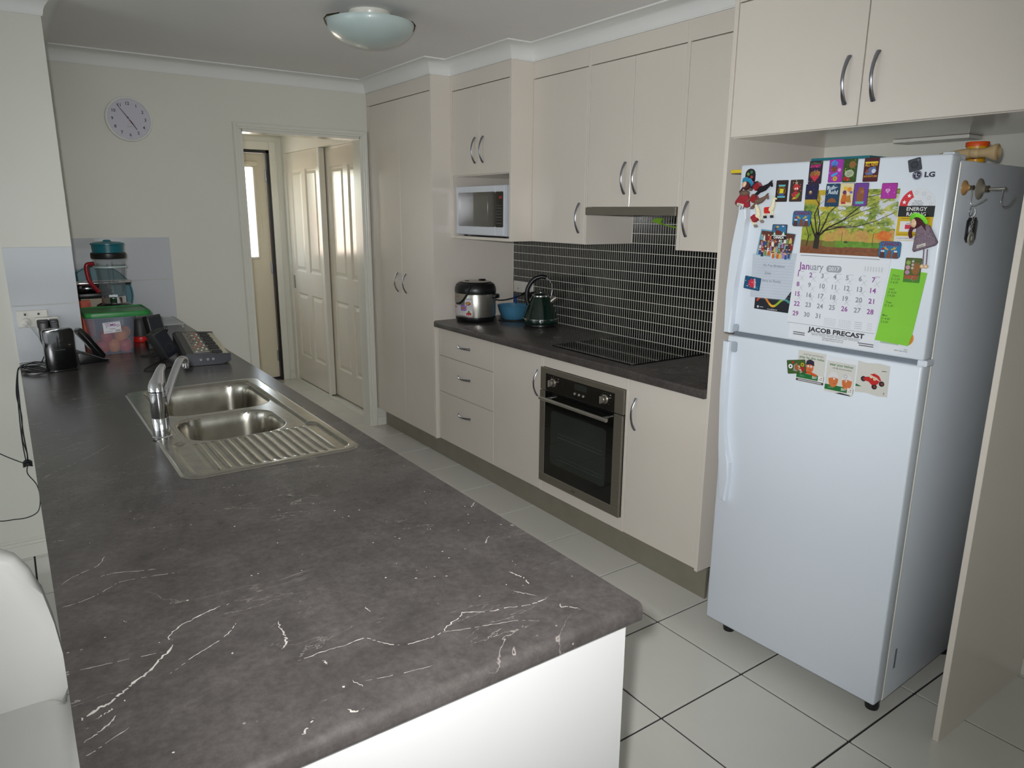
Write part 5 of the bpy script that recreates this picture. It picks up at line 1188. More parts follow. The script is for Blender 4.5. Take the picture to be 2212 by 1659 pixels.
def d_blk(a, w, h, y): a.disc(0, 0, .010, '22242c', y, 20); a.disc(0, 0, .006, '30343c', y-.0001, 16); a.disc(.011, .010, .002, '8a8a92', y, 8)
magnet(.5365, .5685, 1.671, 1.704, 'square black magnet tilted above the fridge emblem', '3a3e48', d_blk, tilt=R_(-14), th=.004)

# sheets on the fridge
wc, cu, cz_ = quadthing('postcard', [(.096, 1.252), (.221, 1.250), (.226, 1.318), (.097, 1.316)], 'navy card with coloured dotted curves under the lined note', 'card', 'navy_plastic', .0006, .0003)
a = Art()
for k in range(60):
    t = k/59; x = -.055+.115*t; z = -.004+.016*math.sin(t*9)*(1-.3*t); a.disc(x, z, .004 if k % 2 else .003, ['c0402a', 'd07a28', 'd8a830', '8ab030', '3a8a8a'][int(t*4.99)], -.0008-.00001*k, 8)
a.disc(-.05, -.024, .004, 'b8c0c8', -.0008, 10); a.line(-.043, -.024, -.03, -.024, .002, 'b8c0c8', -.0008); a.text('www.qld.gov.au', -.015, -.030, .004, 'd8d8d8', -.0008); a.build('print', wc)
nt_, cu, cz_ = quadthing('lined_note', [(.078, 1.289), (.205, 1.291), (.224, 1.318), (.233, 1.438), (.075, 1.430)], 'handwritten lined note held left of the calendar', 'note', 'paper_note', .0005, .0016)
a = Art()
for k in range(15): a.line(-.07, .06-k*.009, .062, .062-k*.009, .0006, '98a4b4', -.0006)
for k, s_ in enumerate(('Fri 7 to Brisbane', 'Zoes', 'ferry to Rocky')): a.text(s_, -.045+.006*(k % 2), .038-k*.024, .008, '7a8494', -.0008, shear=.2)
a.build('handwriting', nt_)['kind'] = 'stuff'
gp, cu, cz_ = quadthing('group_photo', [(.087, 1.427), (.213, 1.417), (.224, 1.497), (.099, 1.510)], 'crowded group photo with a pale blue border on the fridge', 'photo', 'paper', .0006, .0024)
a = Art(); a.poly([(.087-cu, 1.427-cz_), (.213-cu, 1.417-cz_), (.224-cu, 1.497-cz_), (.099-cu, 1.510-cz_)], '6fa8bc', -.0008)
def gq(s_, t): return ((.0925+.122*s_+.0095*t)-cu, (1.430-.0095*s_+.075*t)-cz_)
a.poly([gq(0, 0), gq(.98, 0), gq(.98, 1), gq(0, 1)], '5a3028', -.0009); a.poly([gq(0, 0), gq(.98, 0), gq(.98, .22), gq(0, .22)], 'b8a888', -.0010)
yl = -.0011
for row, t0 in enumerate((.70, .48, .28, .10)):
    for k in range(11):
        s_ = min(.95, max(.04, (k+.5+.3*(row % 2)+rg.uniform(-.3, .3))/11.6)); x, z = gq(s_, t0+rg.uniform(-.06, .06)); c = rg.choice(['d8d4cc', '8a1a20', '2a4a8a', 'c06030', '2a3a50', 'c8b060', '7aa0a8', 'a82a30', '1f2a3a', '9a7ab0', 'e0dcd0', '6a8a50'])
        w_ = rg.uniform(.0036, .0056); a.poly([(x-w_, z-.010), (x+w_, z-.010), (x+w_*.8, z+.004), (x-w_*.8, z+.004)], c, yl); a.disc(x, z+.0068, .0030, rg.choice(['d8b090', 'c89a78', 'e0c0a8']), yl-.0001, 8); a.poly([(x-.003, z+.0072), (x+.003, z+.0072), (x+.002, z+.0102), (x-.002, z+.0102)], rg.choice(['3a2418', '5a3a20', 'a87a40', '1a1210']), yl-.0002)
        yl -= .000012
a.build('picture', gp)

cal = thing('calendar', 'January 2017 wall calendar with an autumn tree picture', 'calendar', fw(.37, 1.40, -.0003), rotz=FRZ)
cu, cz_ = .37, 1.40
def Q(u, z): return (u-cu, z-cz_)
part('picture_sheet', prism(NB(), [Q(.240, 1.434), Q(.520, 1.434), Q(.523, 1.627), Q(.241, 1.627)], -.0008, 0, 'XZ'), 'paper', cal)
part('month_page', prism(NB(), [Q(.221, 1.221), Q(.503, 1.221), Q(.522, 1.436), Q(.232, 1.436)], -.0013, -.0002, 'XZ'), 'paper', cal)
part('advertisement_strip', prism(NB(), [Q(.229, 1.173), Q(.505, 1.173), Q(.506, 1.221), Q(.231, 1.221)], -.0010, -.0002, 'XZ'), 'paper', cal)
a = Art(); NX, NZ = 132, 88
u0, u1, z0, z1 = .241, .522, 1.4405, 1.627
for i in range(NX):
    for j in range(NZ):
        s_, t = (i+.5)/NX, (j+.5)/NZ; n1 = vnoise(s_*9, t*8, 1); n2 = .5*vnoise(s_*30, t*26, 2)+.5*vnoise(s_*70, t*60, 5); n3 = vnoise(s_*4, t*4, 3)
        t2 = t+(n1-.5)*.16+(n2-.5)*.07; s2 = s_+(n3-.5)*.16+(n2-.5)*.05
        if t < .11+.02*n1: c = mixc(hexc('6a3a28'), hexc('8a5a34'), n2)
        elif t < .20+.02*n1:
            c = mixc(hexc('4a7a20'), hexc('7aa038'), n2)
            if s_ < .4: c = mixc(c, hexc('7a6a30'), .6)
            if s_ < .25: c = mixc(c, hexc('6a4028'), .5)
        elif t2 < .37 and s2 > .27:
            c = mixc(hexc('b07a48'), hexc('c8a858'), n2); c = mixc(c, hexc('a8a040'), max(0, n1-.35))
            if .76 < s2 < .97 and .24 < t2 < .37: c = mixc(hexc('c8501c'), hexc('d88a30'), n2)
            if .68 < s2 < .80 and t2 < .36: c = mixc(c, hexc('b0a030'), .5)
        else:
            g = mixc(hexc('66822a'), hexc('c2bc4c'), n1); g = mixc(g, hexc('3f5a18'), max(0, n2-.5)*2.2); g = mixc(g, hexc('d8d898'), max(0, .42-n2)*1.6)
            if s2 < .33 and t2 > .72: g = mixc(g, hexc('c09a20'), .7)
            if s_ < .25 and t < .5: g = mixc(g, hexc('8a9a20'), .5)
            sk_ = (n2*.7+vnoise(s_*12, t*14, 8)*.5+n3*.3)
            if sk_ > .74 and s_ > .18 and .42 < t < .92: g = mixc(g, hexc('c8ccd4'), min(1, (sk_-.74)*7))
            c = g
        x0, x1_ = u0+(u1-u0)*i/NX-cu, u0+(u1-u0)*(i+1)/NX-cu; a.v += [(x0, -.0009, z0+(z1-z0)*j/NZ-cz_), (x1_, -.0009, z0+(z1-z0)*j/NZ-cz_), (x1_, -.0009, z0+(z1-z0)*(j+1)/NZ-cz_), (x0, -.0009, z0+(z1-z0)*(j+1)/NZ-cz_)]
        k = len(a.v); a.f.append([k-4, k-3, k-2, k-1]); a.c.append(lin(c))
def br(pts, w0, w1, y=-.0010):
    for k in range(len(pts)-1):
        t = k/(len(pts)-1); (x0, y0_), (x1_, y1_) = pts[k], pts[k+1]; w_sc = .62
        a.line(u0+(u1-u0)*x0-cu, z0+(z1-z0)*y0_-cz_, u0+(u1-u0)*x1_-cu, z0+(z1-z0)*y1_-cz_, (w0+(w1-w0)*t)*(w_sc if w0 < .012 else 1), '2a211c', y)
br([(.18, .08), (.185, .22), (.19, .34)], .018, .014); br([(.17, .25), (.12, .40), (.09, .52)], .009, .004); br([(.18, .3), (.13, .62), (.17, .78), (.10, .93)], .007, .003); br([(.17, .78), (.15, .99)], .003, .002)
br([(.19, .3), (.20, .50), (.16, .72)], .007, .003); br([(.20, .30), (.26, .50), (.29, .64), (.37, .76)], .008, .002); br([(.20, .28), (.30, .42), (.44, .52), (.60, .72), (.66, .78)], .009, .002); br([(.24, .36), (.40, .42), (.60, .44), (.78, .52), (.98, .66)], .006, .0015); br([(.44, .52), (.62, .66), (.80, .74)], .004, .001); br([(.62, .86), (.80, .92), (.98, .98)], .003, .002); br([(.30, .42), (.44, .44), (.56, .46)], .004, .002); rb_ = random.Random(21)
for _ in range(40):
    x_, y_ = rb_.uniform(.12, .9), rb_.uniform(.42, .85); an = rb_.uniform(.1, 1.2); l_ = rb_.uniform(.05, .16); br([(x_, y_), (x_+l_*math.cos(an)*.6, y_+l_*math.sin(an)*.5), (x_+l_*math.cos(an), y_+l_*math.sin(an)*.8)], .0018, .0008)
br([(.07, .12), (.085, .28), (.05, .42)], .005, .003); br([(.085, .26), (.11, .31)], .003, .002); br([(.46, .2), (.465, .36)], .002, .001); br([(.79, .16), (.79, .34)], .002, .001)
a.disc(u0+.51*(u1-u0)-cu, z0+.2*(z1-z0)-cz_, .006, '3a4a20', -.0011, 10, .6)
a.build('tree_picture', cal)
a = Art(); y = -.0015
a.line(*Q(.245, 1.4335), *Q(.49, 1.4335), .0022, '8a9098', y)
a.text('Jan', *Q(.243, 1.391), .022, '8a3f90', y, width=.036); a.text('uary', *Q(.281, 1.391), .022, '8e929a', y, width=.043)
a.poly(rrect(.334-cu, .382-cu, 1.388-cz_, 1.408-cz_, .009), '9a9ea6', y); a.text('2017', .358-cu, 1.393-cz_, .011, 'dde0e6', y-.0002, 'c', width=.034)
for k, s_ in enumerate(('Sunday', 'Monday', 'Tuesday', 'Wednesday', 'Thursday', 'Friday', 'Saturday')): a.text(s_, .258+k*.0388-cu, 1.3835-cz_, .0026, '9a9ea6' if 0 < k < 6 else '8a3f90', y, 'c')
pur = {1, 2, 7, 8, 14, 15, 21, 22, 26, 28, 29}
for d_ in range(1, 32):
    k = d_-1; cu_, cr_ = k % 7, k//7; u = .2425+cu_*.0388-.0012*cr_; z = 1.369-cr_*.0305
    a.text(str(d_), u-cu, z-.0005-cz_, .0142, '8a3f90' if d_ in pur else '868a93', y, bold=.02)
    if d_ <= 20 and d_ != 14:
        x = u+.014+rg.uniform(-.002, .002); zz = z-.002; q = rg.uniform(.85, 1.2)
        a.line(x-.006*q-cu, zz-.010-cz_, x+.009*q-cu, zz+.006-cz_, .0006, '8a8e96', y-.0002); a.line(x-.005*q-cu, zz+.006-cz_, x+.008*q-cu, zz-.011-cz_, .0006, '8a8e96', y-.0002)
for g0 in (.345, .392):
    for r_ in range(5):
        for c__ in range(7): a.rect(g0+c__*.0055-cu, g0+c__*.0055+.0028-cu, 1.248-r_*.005-cz_, 1.250-r_*.005-cz_, 'b2b6be', y)
for k in range(4): a.line(.44-cu, 1.249-k*.006-cz_, .462-cu, 1.249-k*.006-cz_, .0014, 'a4a8b0', y); a.line(.477-cu, 1.249-k*.006-cz_, .492-cu, 1.249-k*.006-cz_, .0012, 'b4b8c0', y)
for k in range(7): a.rect(.45+k*.008-cu, .454+k*.008-cu, 1.398-cz_, 1.412-cz_, 'c4c8ce', y)
a.line(*Q(.222, 1.2225), *Q(.5, 1.2225), .001, '7a7e86', y)
a.text('JACOB PRECAST', .384-cu, 1.2035-cz_, .0135, '26242c', -.0013, 'c', width=.178, bold=.035)
a.text('FOR ALL YOUR IRRIGATION AND CULVERTS, PRECAST AND WATER STORAGE PRODUCTS', .384-cu, 1.1975-cz_, .0032, '4a4850', -.0013, 'c', width=.158)
a.text('SEPTIC TANKS, WATER TANKS AND TROUGHS', .384-cu, 1.193-cz_, .0028, '4a4850', -.0013, 'c', width=.15)
a.text('www.jacobprecast.com.au', .378-cu, 1.187-cz_, .004, '4a4850', -.0013, 'c', width=.068); a.text('jacobprecast.com.au', .378-cu, 1.1815-cz_, .0035, '4a4850', -.0013, 'c', width=.066)
for k in range(2): a.line(.246-cu, 1.1945-k*.006-cz_, .286-cu, 1.1945-k*.006-cz_, .0028, '5a5860', -.0013); a.line(.456+.004*k-cu, 1.1895-k*.006-cz_, .503-cu, 1.1895-k*.006-cz_, .0028, '5a5860', -.0013)
a.build('page_print', cal)
og, cu, cz_ = quadthing('round_flyer', [(.512, 1.176), (.592, 1.176), (.604, 1.19), (.611, 1.21), (.606, 1.235), (.59, 1.25), (.52, 1.25)], 'white flyer with an orange disc behind the green note', 'flyer', 'paper', .0006, .0003)
a = Art(); a.disc(.590-cu, 1.222-cz_, .0205, 'd88a30', -.0008, 24); a.rect(.520-cu, .572-cu, 1.199-cz_, 1.204-cz_, 'a8b8a8', -.0009)
for k, s_ in enumerate(('QLD', 'NEW ZEALAND')): a.text(s_, .598-cu, 1.188-k*.0055-cz_, .0036, '6a6e76', -.0009, 'r')
a.build('print', og)
gn, cu, cz_ = quadthing('green_note', [(.506, 1.206), (.603, 1.2025), (.622, 1.405), (.525, 1.411)], 'bright green handwritten note at the right of the fridge door', 'note', 'paper_green', .0005, .0018, bend_=lambda x, z: -.006*max(0, (-z-.05)/.05)**2*(1+x*8))
a = Art()
for k, (s_, x) in enumerate((('Thurs', 0), ('D 5.20', 0), ('S 4.30', 0), ('', 0), ('wed', 0), ('D 4.30', 0), ('S 4.30', 0), ('', 0), ('Tues', 0), ('D 5.30', 0), ('', 0), ('', 0), ('Mon', 0), ('D 4.30', 0), ('S 5.30', 0))):
    if s_: a.text(s_, -.034-.0011*k, .083-k*.0094, .006, '3f6a22', -.0007, shear=.25)
a.build('handwriting', gn)['kind'] = 'stuff'

def en_pts():
    P_ = [(.523, 1.487), (.6185, 1.487), (.6185, 1.580)]
    P_ += [(.571+.0475*math.cos(R_(q)), 1.580+.0475*math.sin(R_(q))) for q in range(9, 172, 9)]; return P_+[(.5235, 1.580)]
en, cu, cz_ = quadthing('energy_label', en_pts(), 'arched energy rating label with two white stars', 'label', 'paper', .0004, .0003)
a = Art(); E0 = (.571-cu, 1.580-cz_)
a.rect(.5245-cu, .617-cu, 1.488-cz_, 1.553-cz_, 'c8a816', -.0006); a.rect(.524-cu, .618-cu, 1.552-cz_, 1.581-cz_, '121214', -.0007)
a.poly([(E0[0]+.046*math.cos(R_(q)), E0[1]+.046*math.sin(R_(q))) for q in range(180, 112, -6)]+[(E0[0]+.025*math.cos(R_(q)), E0[1]+.025*math.sin(R_(q))) for q in range(114, 181, 6)], 'd02a34', -.0007)
def star(x, z, r, c, y, fill=True):
    P_ = []
    for k in range(10): t = math.pi/2+k*math.pi/5; q = r if k % 2 == 0 else r*.42; P_.append((x+q*math.cos(t), z+q*math.sin(t)))
    if fill: a.poly(P_, c, y)
    else:
        for k in range(10): a.line(*P_[k], *P_[(k+1) % 10], .0005, c, y)
for k, q in enumerate((163, 130, 98, 66, 36, 10)): star(E0[0]+.0355*math.cos(R_(q)), E0[1]+.0355*math.sin(R_(q)), .0062, 'f0eef0' if k < 2 else 'b0aeb2', -.0009, k < 2)
for k, s_ in enumerate(('The more', 'stars the more', 'energy efficient')): a.text(s_, E0[0]+.001, E0[1]+.012-k*.0052, .0034, '4a4850', -.0009, 'c')
a.text('ENERGY', E0[0]+.001, 1.568-cz_, .0095, 'ecebe8', -.0009, 'c', width=.053); a.text('RATING', E0[0]+.001, 1.5545-cz_, .0095, 'ecebe8', -.0009, 'c', width=.05)
a.rect(.533-cu, .60-cu, 1.512-cz_, 1.540-cz_, 'dcdadc', -.0009); a.rect(.547-cu, .575-cu, 1.5195-cz_, 1.531-cz_, 'c82a48', -.0011); a.text('Energy', .556-cu, 1.5335-cz_, .003, '4a4850', -.0011, 'c'); a.text('kWh', .56-cu, 1.514-cz_, .003, '4a4850', -.0011, 'c')
a.line(.535-cu, 1.5475-cz_, .607-cu, 1.5475-cz_, .0012, '5a4a10', -.0009); a.line(.528-cu, 1.5055-cz_, .61-cu, 1.5055-cz_, .001, '5a4a10', -.0009)
a.rect(.5255-cu, .616-cu, 1.489-cz_, 1.500-cz_, 'd8d6d8', -.0009); a.text('Compare models at energyrating', .528-cu, 1.493-cz_, .0035, '5a5860', -.0011, width=.06)
a.build('print', en)

# safety postcards on the lower door
def seatbar(a, w, h, z, torn=False):
    a.rect(-w, w, z-.008, z+.008, '1f6a34', -.0008); a.text('SEAT', w*.16, z-.003, .0075, 'e8ece8', -.0010, width=.016); a.text('Take a', -w*.75, z-.002, .004, '7ab08a', -.0010); a.rect(w*.58, w*.97, z-.010, z+.008, 'dcdcd8', -.0011); a.line(w*.64, z-.003, w*.88, z-.003, .0012, '6a6a6a', -.0012); a.poly([(w*.74, z+.001), (w*.86, z+.005), (w*.86, z+.001)], 'b03030', -.0012)
pc, cu, cz_ = quadthing('postcard', [(.271, 1.040), (.364, 1.040), (.365, 1.140), (.272, 1.140)], 'postcard reading play by the rules on the lower fridge door', 'postcard', 'paper', .0006, .0003, group='safety postcards')
a = Art(); w_, h_ = .0465, .05; a.rect(-w_, w_, -h_, h_, 'cdccc4', -.0007); a.text("DON'T BE A ROTTEN EGG", .004, .037, .004, '5a5a54', -.0009, 'c', width=.066); a.text('play by the rules', 0, .026, .0075, '2a6a3a', -.0009, 'c', width=.082, shear=.1)
a.disc(-.004, -.001, .013, 'c86a3a', -.0009, 20, 1.25); a.poly([(-.018, .006), (-.016, .020), (-.004, .026), (.009, .021), (.011, .006), (-.003, .010)], '2a2638', -.0011); a.poly([(-.028, -.022), (-.014, -.013), (.004, -.014), (.024, -.020), (.018, -.027), (.0, -.021)], 'c8501c', -.0012)
for x in (-.009, .001): a.disc(x, .003, .0035, 'f0f0ee', -.0013, 12); a.disc(x, .0025, .0014, '101010', -.0014, 8)
a.line(-.006, -.008, .003, -.007, .001, '5a2a18', -.0013); seatbar(a, w_, h_, -.030); a.rect(-w_, w_, -.048, -.041, '3a3844', -.0008); a.line(-w_*.85, -.0445, w_*.85, -.0445, .0025, 'd8d8dc', -.001); a.build('print', pc)
pc, cu, cz_ = quadthing('postcard', [(.369, 1.040), (.40, 1.041), (.43, 1.036), (.460, 1.038), (.461, 1.139), (.368, 1.139)], 'torn postcard with two helmeted egg faces on the fridge', 'postcard', 'paper', .0006, .0003, group='safety postcards')
a = Art(); w_ = .0455; a.rect(-w_, w_, -.046, .050, 'cdccc4', -.0007); a.text('wear your helmet', 0, .037, .0085, '2a6a3a', -.0009, 'c', width=.075, shear=.1); a.text('OR BE AN EGGHEAD', .004, .028, .0042, '5a5a54', -.0009, 'c', width=.06)
for x, s_ in ((-.020, 1), (.023, -1)):
    a.disc(x, -.005, .0155, 'c8703a', -.0009, 24, 1.6); a.poly([(x-.0158, -.003)]+[(x+.0158*math.cos(R_(q)), -.004+.0235*math.sin(R_(q))) for q in range(170, 5, -15)]+[(x+.0155, -.001), (x+.004*s_, .002)], 'd4d2d2', -.0011)
    a.disc(x+.003*s_, -.003, .0034, 'f0f0ee', -.0012, 12); a.disc(x+.004*s_, -.0035, .0016, '181418', -.0013, 8); a.line(x+.002*s_, -.018, x+.009*s_, -.016, .001, '6a2a18', -.0012); a.line(x+.008*s_, -.005, x+.010*s_, -.012, .0008, '8a4020', -.0012)
a.disc(.017, .011, .0056, '8a8a90', -.0013, 18); a.disc(.017, .011, .0042, 'd8d6d6', -.0014, 16)
seatbar(a, w_, .05, -.031); a.poly([(-.01, -.047), (.005, -.042), (.034, -.044), (.04, -.047)], '2a2834', -.0009); a.build('print', pc)
pc, cu, cz_ = quadthing('postcard', [(.464, 1.043), (.50, 1.046), (.53, 1.042), (.560, 1.045), (.558, 1.136), (.53, 1.139), (.49, 1.135), (.464, 1.138)], 'torn postcard with a small red buggy on the fridge', 'postcard', 'paper', .0006, .0003, group='safety postcards')
a = Art(); a.poly([(.464-cu, 1.043-cz_), (.50-cu, 1.046-cz_), (.53-cu, 1.042-cz_), (.560-cu, 1.045-cz_), (.558-cu, 1.136-cz_), (.53-cu, 1.139-cz_), (.49-cu, 1.135-cz_), (.464-cu, 1.138-cz_)], 'cbcac2', -.0007)
for x, z in ((-.026, -.004), (.008, -.022), (.028, -.010)): a.disc(x, z, .008, '1c1a24', -.0010, 16); a.disc(x+.001, z, .004, '7a3a28', -.0011, 12)
a.poly([(-.024, .002), (-.006, .006), (.010, .0), (.022, -.004), (.016, -.014), (.0, -.018), (-.010, -.010), (-.022, -.008)], 'b8201c', -.0012); a.poly([(-.008, .012), (.004, .017), (.018, .012), (.026, .0), (.022, -.003), (.012, .006), (-.004, .010)], 'c02420', -.0013); a.disc(-.004, .006, .005, 'd8c8a8', -.0014, 12); a.disc(.007, .001, .005, 'd0b890', -.0014, 12)
a.poly([(-.047, -.030), (-.028, -.028), (-.047, -.022)], '1f6a34', -.0010); a.text('E', .036, -.04, .006, '4a4850', -.001); a.line(.024, .027, .038, .028, .002, '5a5a54', -.001); a.build('print', pc)

# dolls and llamas stuck on the fridge
def fobj(name, label, cat, u, z, group=None): return thing(name, label, cat, fw(u, z, 0), rotz=FRZ, group=group)
dl = fobj('doll_magnet', 'doll magnet with a blue hat and red wool dress', 'doll', .03, 1.60)
part('dress', prism(NB(), [(-.012, .024), (.014, .022), (.022, -.02), (.012, -.024), (-.034, -.012), (-.03, -.004)], -.016, -.001, 'XZ', .005, 2), 'wool_red', dl, smooth=50)
part('shawl', sphere(NB(), (.0, -.010, .022), .014, 14, .7, 1.25), 'wool_brown', dl, smooth=60)
part('head', sphere(NB(), (.002, -.012, .048), .0115, 18), 'skin_wood', dl, smooth=60)
part('hair', sphere(NB(), (.004, -.008, .046), .014, 16, 1.05), 'hair', dl, smooth=60)
part('hair_plait', tube(NB(), spline([(-.006, -.012, .04), (-.014, -.011, .03), (-.02, -.009, .026)]), [.003]*13, 6), 'hair', dl)
part('hat', lathe(NB(), [(0, -.002), (.022, 0), (.023, .002), (.013, .005), (.011, .016), (0, .018)], mtx=Matrix.Translation((.006, -.006, .052)) @ Matrix.Rotation(R_(16), 4, 'Y') @ Matrix.Rotation(R_(-52), 4, 'X'), n=24), 'felt_blue', dl, smooth=50)
for sx in (-.012, .0): part('leg', tube(NB(), [(sx+.004, -.008, -.015), (-.018+(sx+.012)*.4, -.008, -.046)], .0013, 6), 'charcoal', dl)
for sx in (-.019, -.013): part('foot', sphere(NB(), (sx, -.008, -.049), .0055, 12), 'skin_wood', dl, smooth=60)
for sx in (-.003, .003): part('eye', sphere(NB(), (sx, -.0232, .0495), .0009, 8), 'black_plastic', dl)
a = Art(); a.poly([(-.022, -.016), (.004, -.021), (.005, -.013), (-.021, -.008)], 'd8d4c8', -.0165); a.text('Peru', -.017, -.016, .005, '4a4840', -.0168, rot=-.18); a.build('name_tag', dl)
d2 = fobj('doll_magnet', 'doll magnet with a lime hat and speckled mauve dress', 'doll', .605, 1.49)
part('dress', prism(NB(), [(-.022, .036), (-.008, .045), (.010, .040), (.036, -.003), (.030, -.012), (-.022, -.031), (-.026, -.026)], -.018, -.001, 'XZ', .006, 2), 'knit', d2, smooth=50)
part('head', sphere(NB(), (-.026, -.014, .046), .013, 18), 'skin_wood', d2, smooth=60)
part('hair', sphere(NB(), (-.022, -.010, .047), .0155, 16, 1.05), 'hair', d2, smooth=60)
part('hair_plait', tube(NB(), spline([(-.013, -.014, .05), (-.002, -.015, .038), (.006, -.014, .026)]), [.0045]*12+[.002], 6), 'hair', d2)
part('hair_plait', tube(NB(), spline([(-.032, -.014, .036), (-.036, -.015, .02), (-.032, -.014, .006)]), [.0045]*12+[.002], 6), 'hair', d2)
part('hat', lathe(NB(), [(0, -.002), (.024, 0), (.0255, .002), (.014, .005), (.012, .014), (0, .016)], mtx=Matrix.Translation((-.022, -.008, .051)) @ Matrix.Rotation(R_(18), 4, 'Y') @ Matrix.Rotation(R_(-50), 4, 'X'), n=24), 'felt_lime', d2, smooth=50)
for sx in (.004, .013): part('leg', tube(NB(), [(sx-.001, -.009, -.022), (sx+.0015, -.009, -.064)], .0016, 6), 'knit', d2)
for sx in (.004, .014): part('foot', sphere(NB(), (sx, -.009, -.068), .0058, 12), 'skin_wood', d2, smooth=60)
for sx in (-.031, -.025): part('eye', sphere(NB(), (sx, -.0265, .048), .001, 8), 'black_plastic', d2)
a = Art(); a.poly([(-.012, -.021), (.010, -.013), (.009, -.005), (-.013, -.013)], 'c8c4bc', -.0186); a.text('Canada', -.010, -.0185, .004, '5a5850', -.0189, rot=.34, width=.016); a.build('name_tag', d2)
def llama(u, z, rot, wool, label, blanket, hoof, sc=1.0):
    o = thing('llama_magnet', label, 'figurine', fw(u, z, -.008), group='felt llama magnets', rot=(0, rot, FRZ)); o.scale = (sc, sc, sc)
    part('body', tube(NB(), [(-.020, 0, .0), (-.016, 0, .002), (.0, 0, .001), (.010, 0, .004), (.014, 0, .014), (.016, 0, .026), (.017, 0, .033)], [.002, .007, .0078, .0085, .0075, .0052, .0042], 10), wool, o, smooth=60)
    part('head', tube(NB(), [(.013, 0, .034), (.018, 0, .036), (.027, 0, .033)], [.003, .0045, .0025], 8), wool, o, smooth=60)
    for sy in (-.002, .002): part('ear', tube(NB(), [(.015, sy, .037), (.0135, sy*1.4, .044)], [.0018, .0006], 6), wool, o)
    part('blanket', prism(NB(), rrect(-.012, .004, -.009, .010, .002), -.0088, .0088, 'XZ', .001, 1), blanket, o)
    for x in (-.014, .010):
        for sy in (-.004, .004):
            l = part('leg', tube(NB(), [(x, sy, -.003), (x, sy, -.017)], [.0034, .0026], 8), wool, o, smooth=60); part('hoof', tube(NB(), [(x, sy, -.016), (x+.001, sy, -.024)], [.003, .0036], 8), hoof, l)
llama(.079, 1.638, R_(48), 'wool_black', 'black felt llama magnet with a red saddle', 'red_plastic', 'wool_brown', 1.15)
llama(.071, 1.600, R_(48), 'wool_brown', 'brown felt llama magnet below the black llama', 'red_plastic', 'wool_brown', 1.1)
llama(.080, 1.545, R_(-35), 'wool_cream', 'cream felt llama magnet tipped over by the freezer handle', 'wool_red', 'grey_plastic', 1.1)
llama(.124, 1.568, R_(-4), 'wool_cream', 'upright cream felt llama magnet with dark boots', 'red_bright', 'navy_plastic', 1.0)

# on the right side of the fridge: suction hooks and keys (local x = outwards here)
def fs(d, z, o=0): return fw(FW-.0035+o, z, d)
SIDE = FRZ+R_(90)
def hook(d, z, r, label, mt):
    h = thing('suction_hook', label, 'hook', fs(d, z), rotz=SIDE)   # local -y points away from the fridge side
    part('cup', lathe(NB(), [(0, 0), (r, 0), (r*.95, .003), (r*.45, .008), (r*.3, .016), (0, .017)], mtx=Matrix.Rotation(R_(90), 4, 'X'), n=32), mt, h, smooth=50)
    part('knob', lathe(NB(), [(0, .016), (r*.3, .016), (r*.32, .024), (0, .026)], mtx=Matrix.Rotation(R_(90), 4, 'X'), n=18), 'light_metal', h, smooth=40)
    return h
h1_ = hook(.105, 1.629, .020, 'small amber suction hook holding the car keys', 'amber')
part('hook_wire', tube(NB(), spline([(0, -.018, .004), (-.003, -.022, -.012), (-.006, -.024, -.040), (-.002, -.032, -.046), (.008, -.045, -.036), (.016, -.052, -.028)], 5), .0017, 8), 'chrome', h1_, smooth=60)
h2_ = hook(.205, 1.628, .029, 'large clear suction hook with an empty wire', 'clear_rubber')
part('stem', lathe(NB(), [(0, .02), (.0045, .02), (.004, .062), (.006, .064), (0, .068)], mtx=Matrix.Rotation(R_(90), 4, 'X'), n=12), 'steel_light', h2_, smooth=40)
part('hook_wire', tube(NB(), spline([(0, -.058, -.002), (-.006, -.060, -.018), (-.012, -.062, -.036), (.0, -.066, -.047), (.02, -.07, -.045), (.035, -.074, -.03), (.04, -.076, -.02)], 5), .0017, 8), 'chrome', h2_, smooth=60)
ky_ = thing('car_keys', 'black car key with a round metal tag on a ring', 'keys', fs(.105, 1.54), rotz=SIDE)
part('fob', prism(NB(), rrect(-.004, .026, -.055, .012, .009), -.036, -.020, 'XZ', .005, 3), 'black_gloss', ky_, smooth=50)
rb = NB(); tube(rb, [(-.002+.010*math.cos(6.283*i/20), -.026, .028+.013*math.sin(6.283*i/20)) for i in range(21)], .0012, 6); tube(rb, [(.002, -.028+.008*math.cos(6.283*i/20), .024+.012*math.sin(6.283*i/20)) for i in range(21)], .001, 6)
part('split_ring', rb, 'chrome', ky_, smooth=60)
ch = NB()
for k in range(7): tube(ch, [(-.006-.0006*k+.003*math.cos(6.283*i/8)*(k % 2), -.036+.003*math.cos(6.283*i/8)*(1-k % 2), .010-k*.0055+.004*math.sin(6.283*i/8)) for i in range(9)], .0008, 5)
part('chain', ch, 'chrome', ky_, smooth=60)
part('metal_tag', lathe(NB(), [(.0055, 0), (.0165, 0), (.0165, .003), (.0055, .003), (.0055, 0)], mtx=Matrix.Translation((-.010, -.037, -.043)) @ Matrix.Rotation(R_(90), 4, 'X'), n=28), 'tag_metal', ky_, smooth=40)
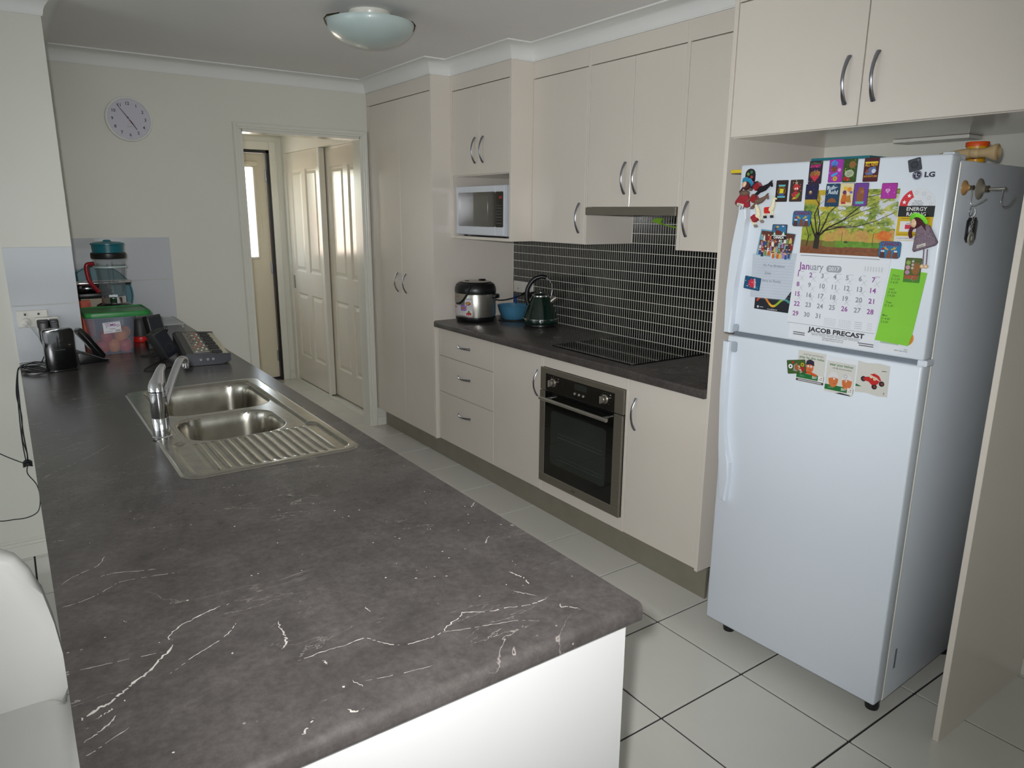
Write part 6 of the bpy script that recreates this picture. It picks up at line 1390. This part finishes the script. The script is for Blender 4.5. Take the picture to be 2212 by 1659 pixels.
part('tag_ring', lathe(NB(), [(.0095, 0), (.0105, 0), (.0105, .0036), (.0095, .0036), (.0095, 0)], mtx=Matrix.Translation((-.010, -.037, -.043)) @ Matrix.Rotation(R_(90), 4, 'X'), n=24), 'charcoal', ky_)

# on top of the fridge
pd = fw(.575, 1.7005, .315)
tb_ = thing('dough_tub', 'small yellow tub with an orange lid on top of the fridge', 'tub', pd, rotz=FRZ)
part('tub', lathe(NB(), [(0, 0), (.0225, 0), (.0275, .052), (0, .052)], n=32), 'tub_yellow', tb_, smooth=40)
part('lid', lathe(NB(), [(0, .05), (.0300, .05), (.0305, .061), (.029, .063), (0, .0632)], n=32), 'orange_lid', tb_, smooth=40)
a = Art(); a.disc(.004, .024, .010, 'b8201c', 0, 16); a.text('P', .001, .019, .010, 'f0e8d8', -.0003); a.line(-.01, .008, .008, .008, .003, 'b03a18', 0); a.build('tub_print', tb_, warp=lambda x, y, z: ((.0228+.0048*z/.05+.0004-y)*math.sin(x/.025), -(.0228+.0048*z/.05+.0004-y)*math.cos(x/.025), z))
kd = fw(.565, 1.722, .17)
kw = thing('wooden_toy_handle', 'turned wooden toy handle lying across the fridge top', 'toy', kd, rotz=FRZ)
kp_ = [(0, -.03), (.004, -.028), (.008, .0), (.0125, .03), (.013, .05), (.0105, .052), (.0125, .054), (.0125, .072), (.0105, .074), (.012, .076), (.012, .09), (.016, .100), (.0215, .112), (.0215, .118), (.017, .121), (.012, .117), (.006, .113), (0, .112)]
part('handle', lathe(NB(), kp_, axis='X', n=28), 'wood', kw, smooth=50)
single('folder', B(((0, 0, 0), (.18, .30, .008)), bev=.001, seg=1), 'teal_plastic', 'flat teal folder lying on top of the fridge', 'folder', at=(0, 0, 0))
fo_ = bpy.data.objects['folder']; fo_.location = fw(.235, 1.7128, .02); fo_.rotation_euler = (0, 0, FRZ)
yb = NB(); box(yb, (-.052, .018, 1.688), (-.0005, .034, 1.699), .002)
yr = part('yellow_tab', yb, 'yellow', None); yr.location = P0; yr.rotation_euler = (0, 0, FRZ); props(yr, 'yellow tab sticking out from the left side of the fridge', 'tab')
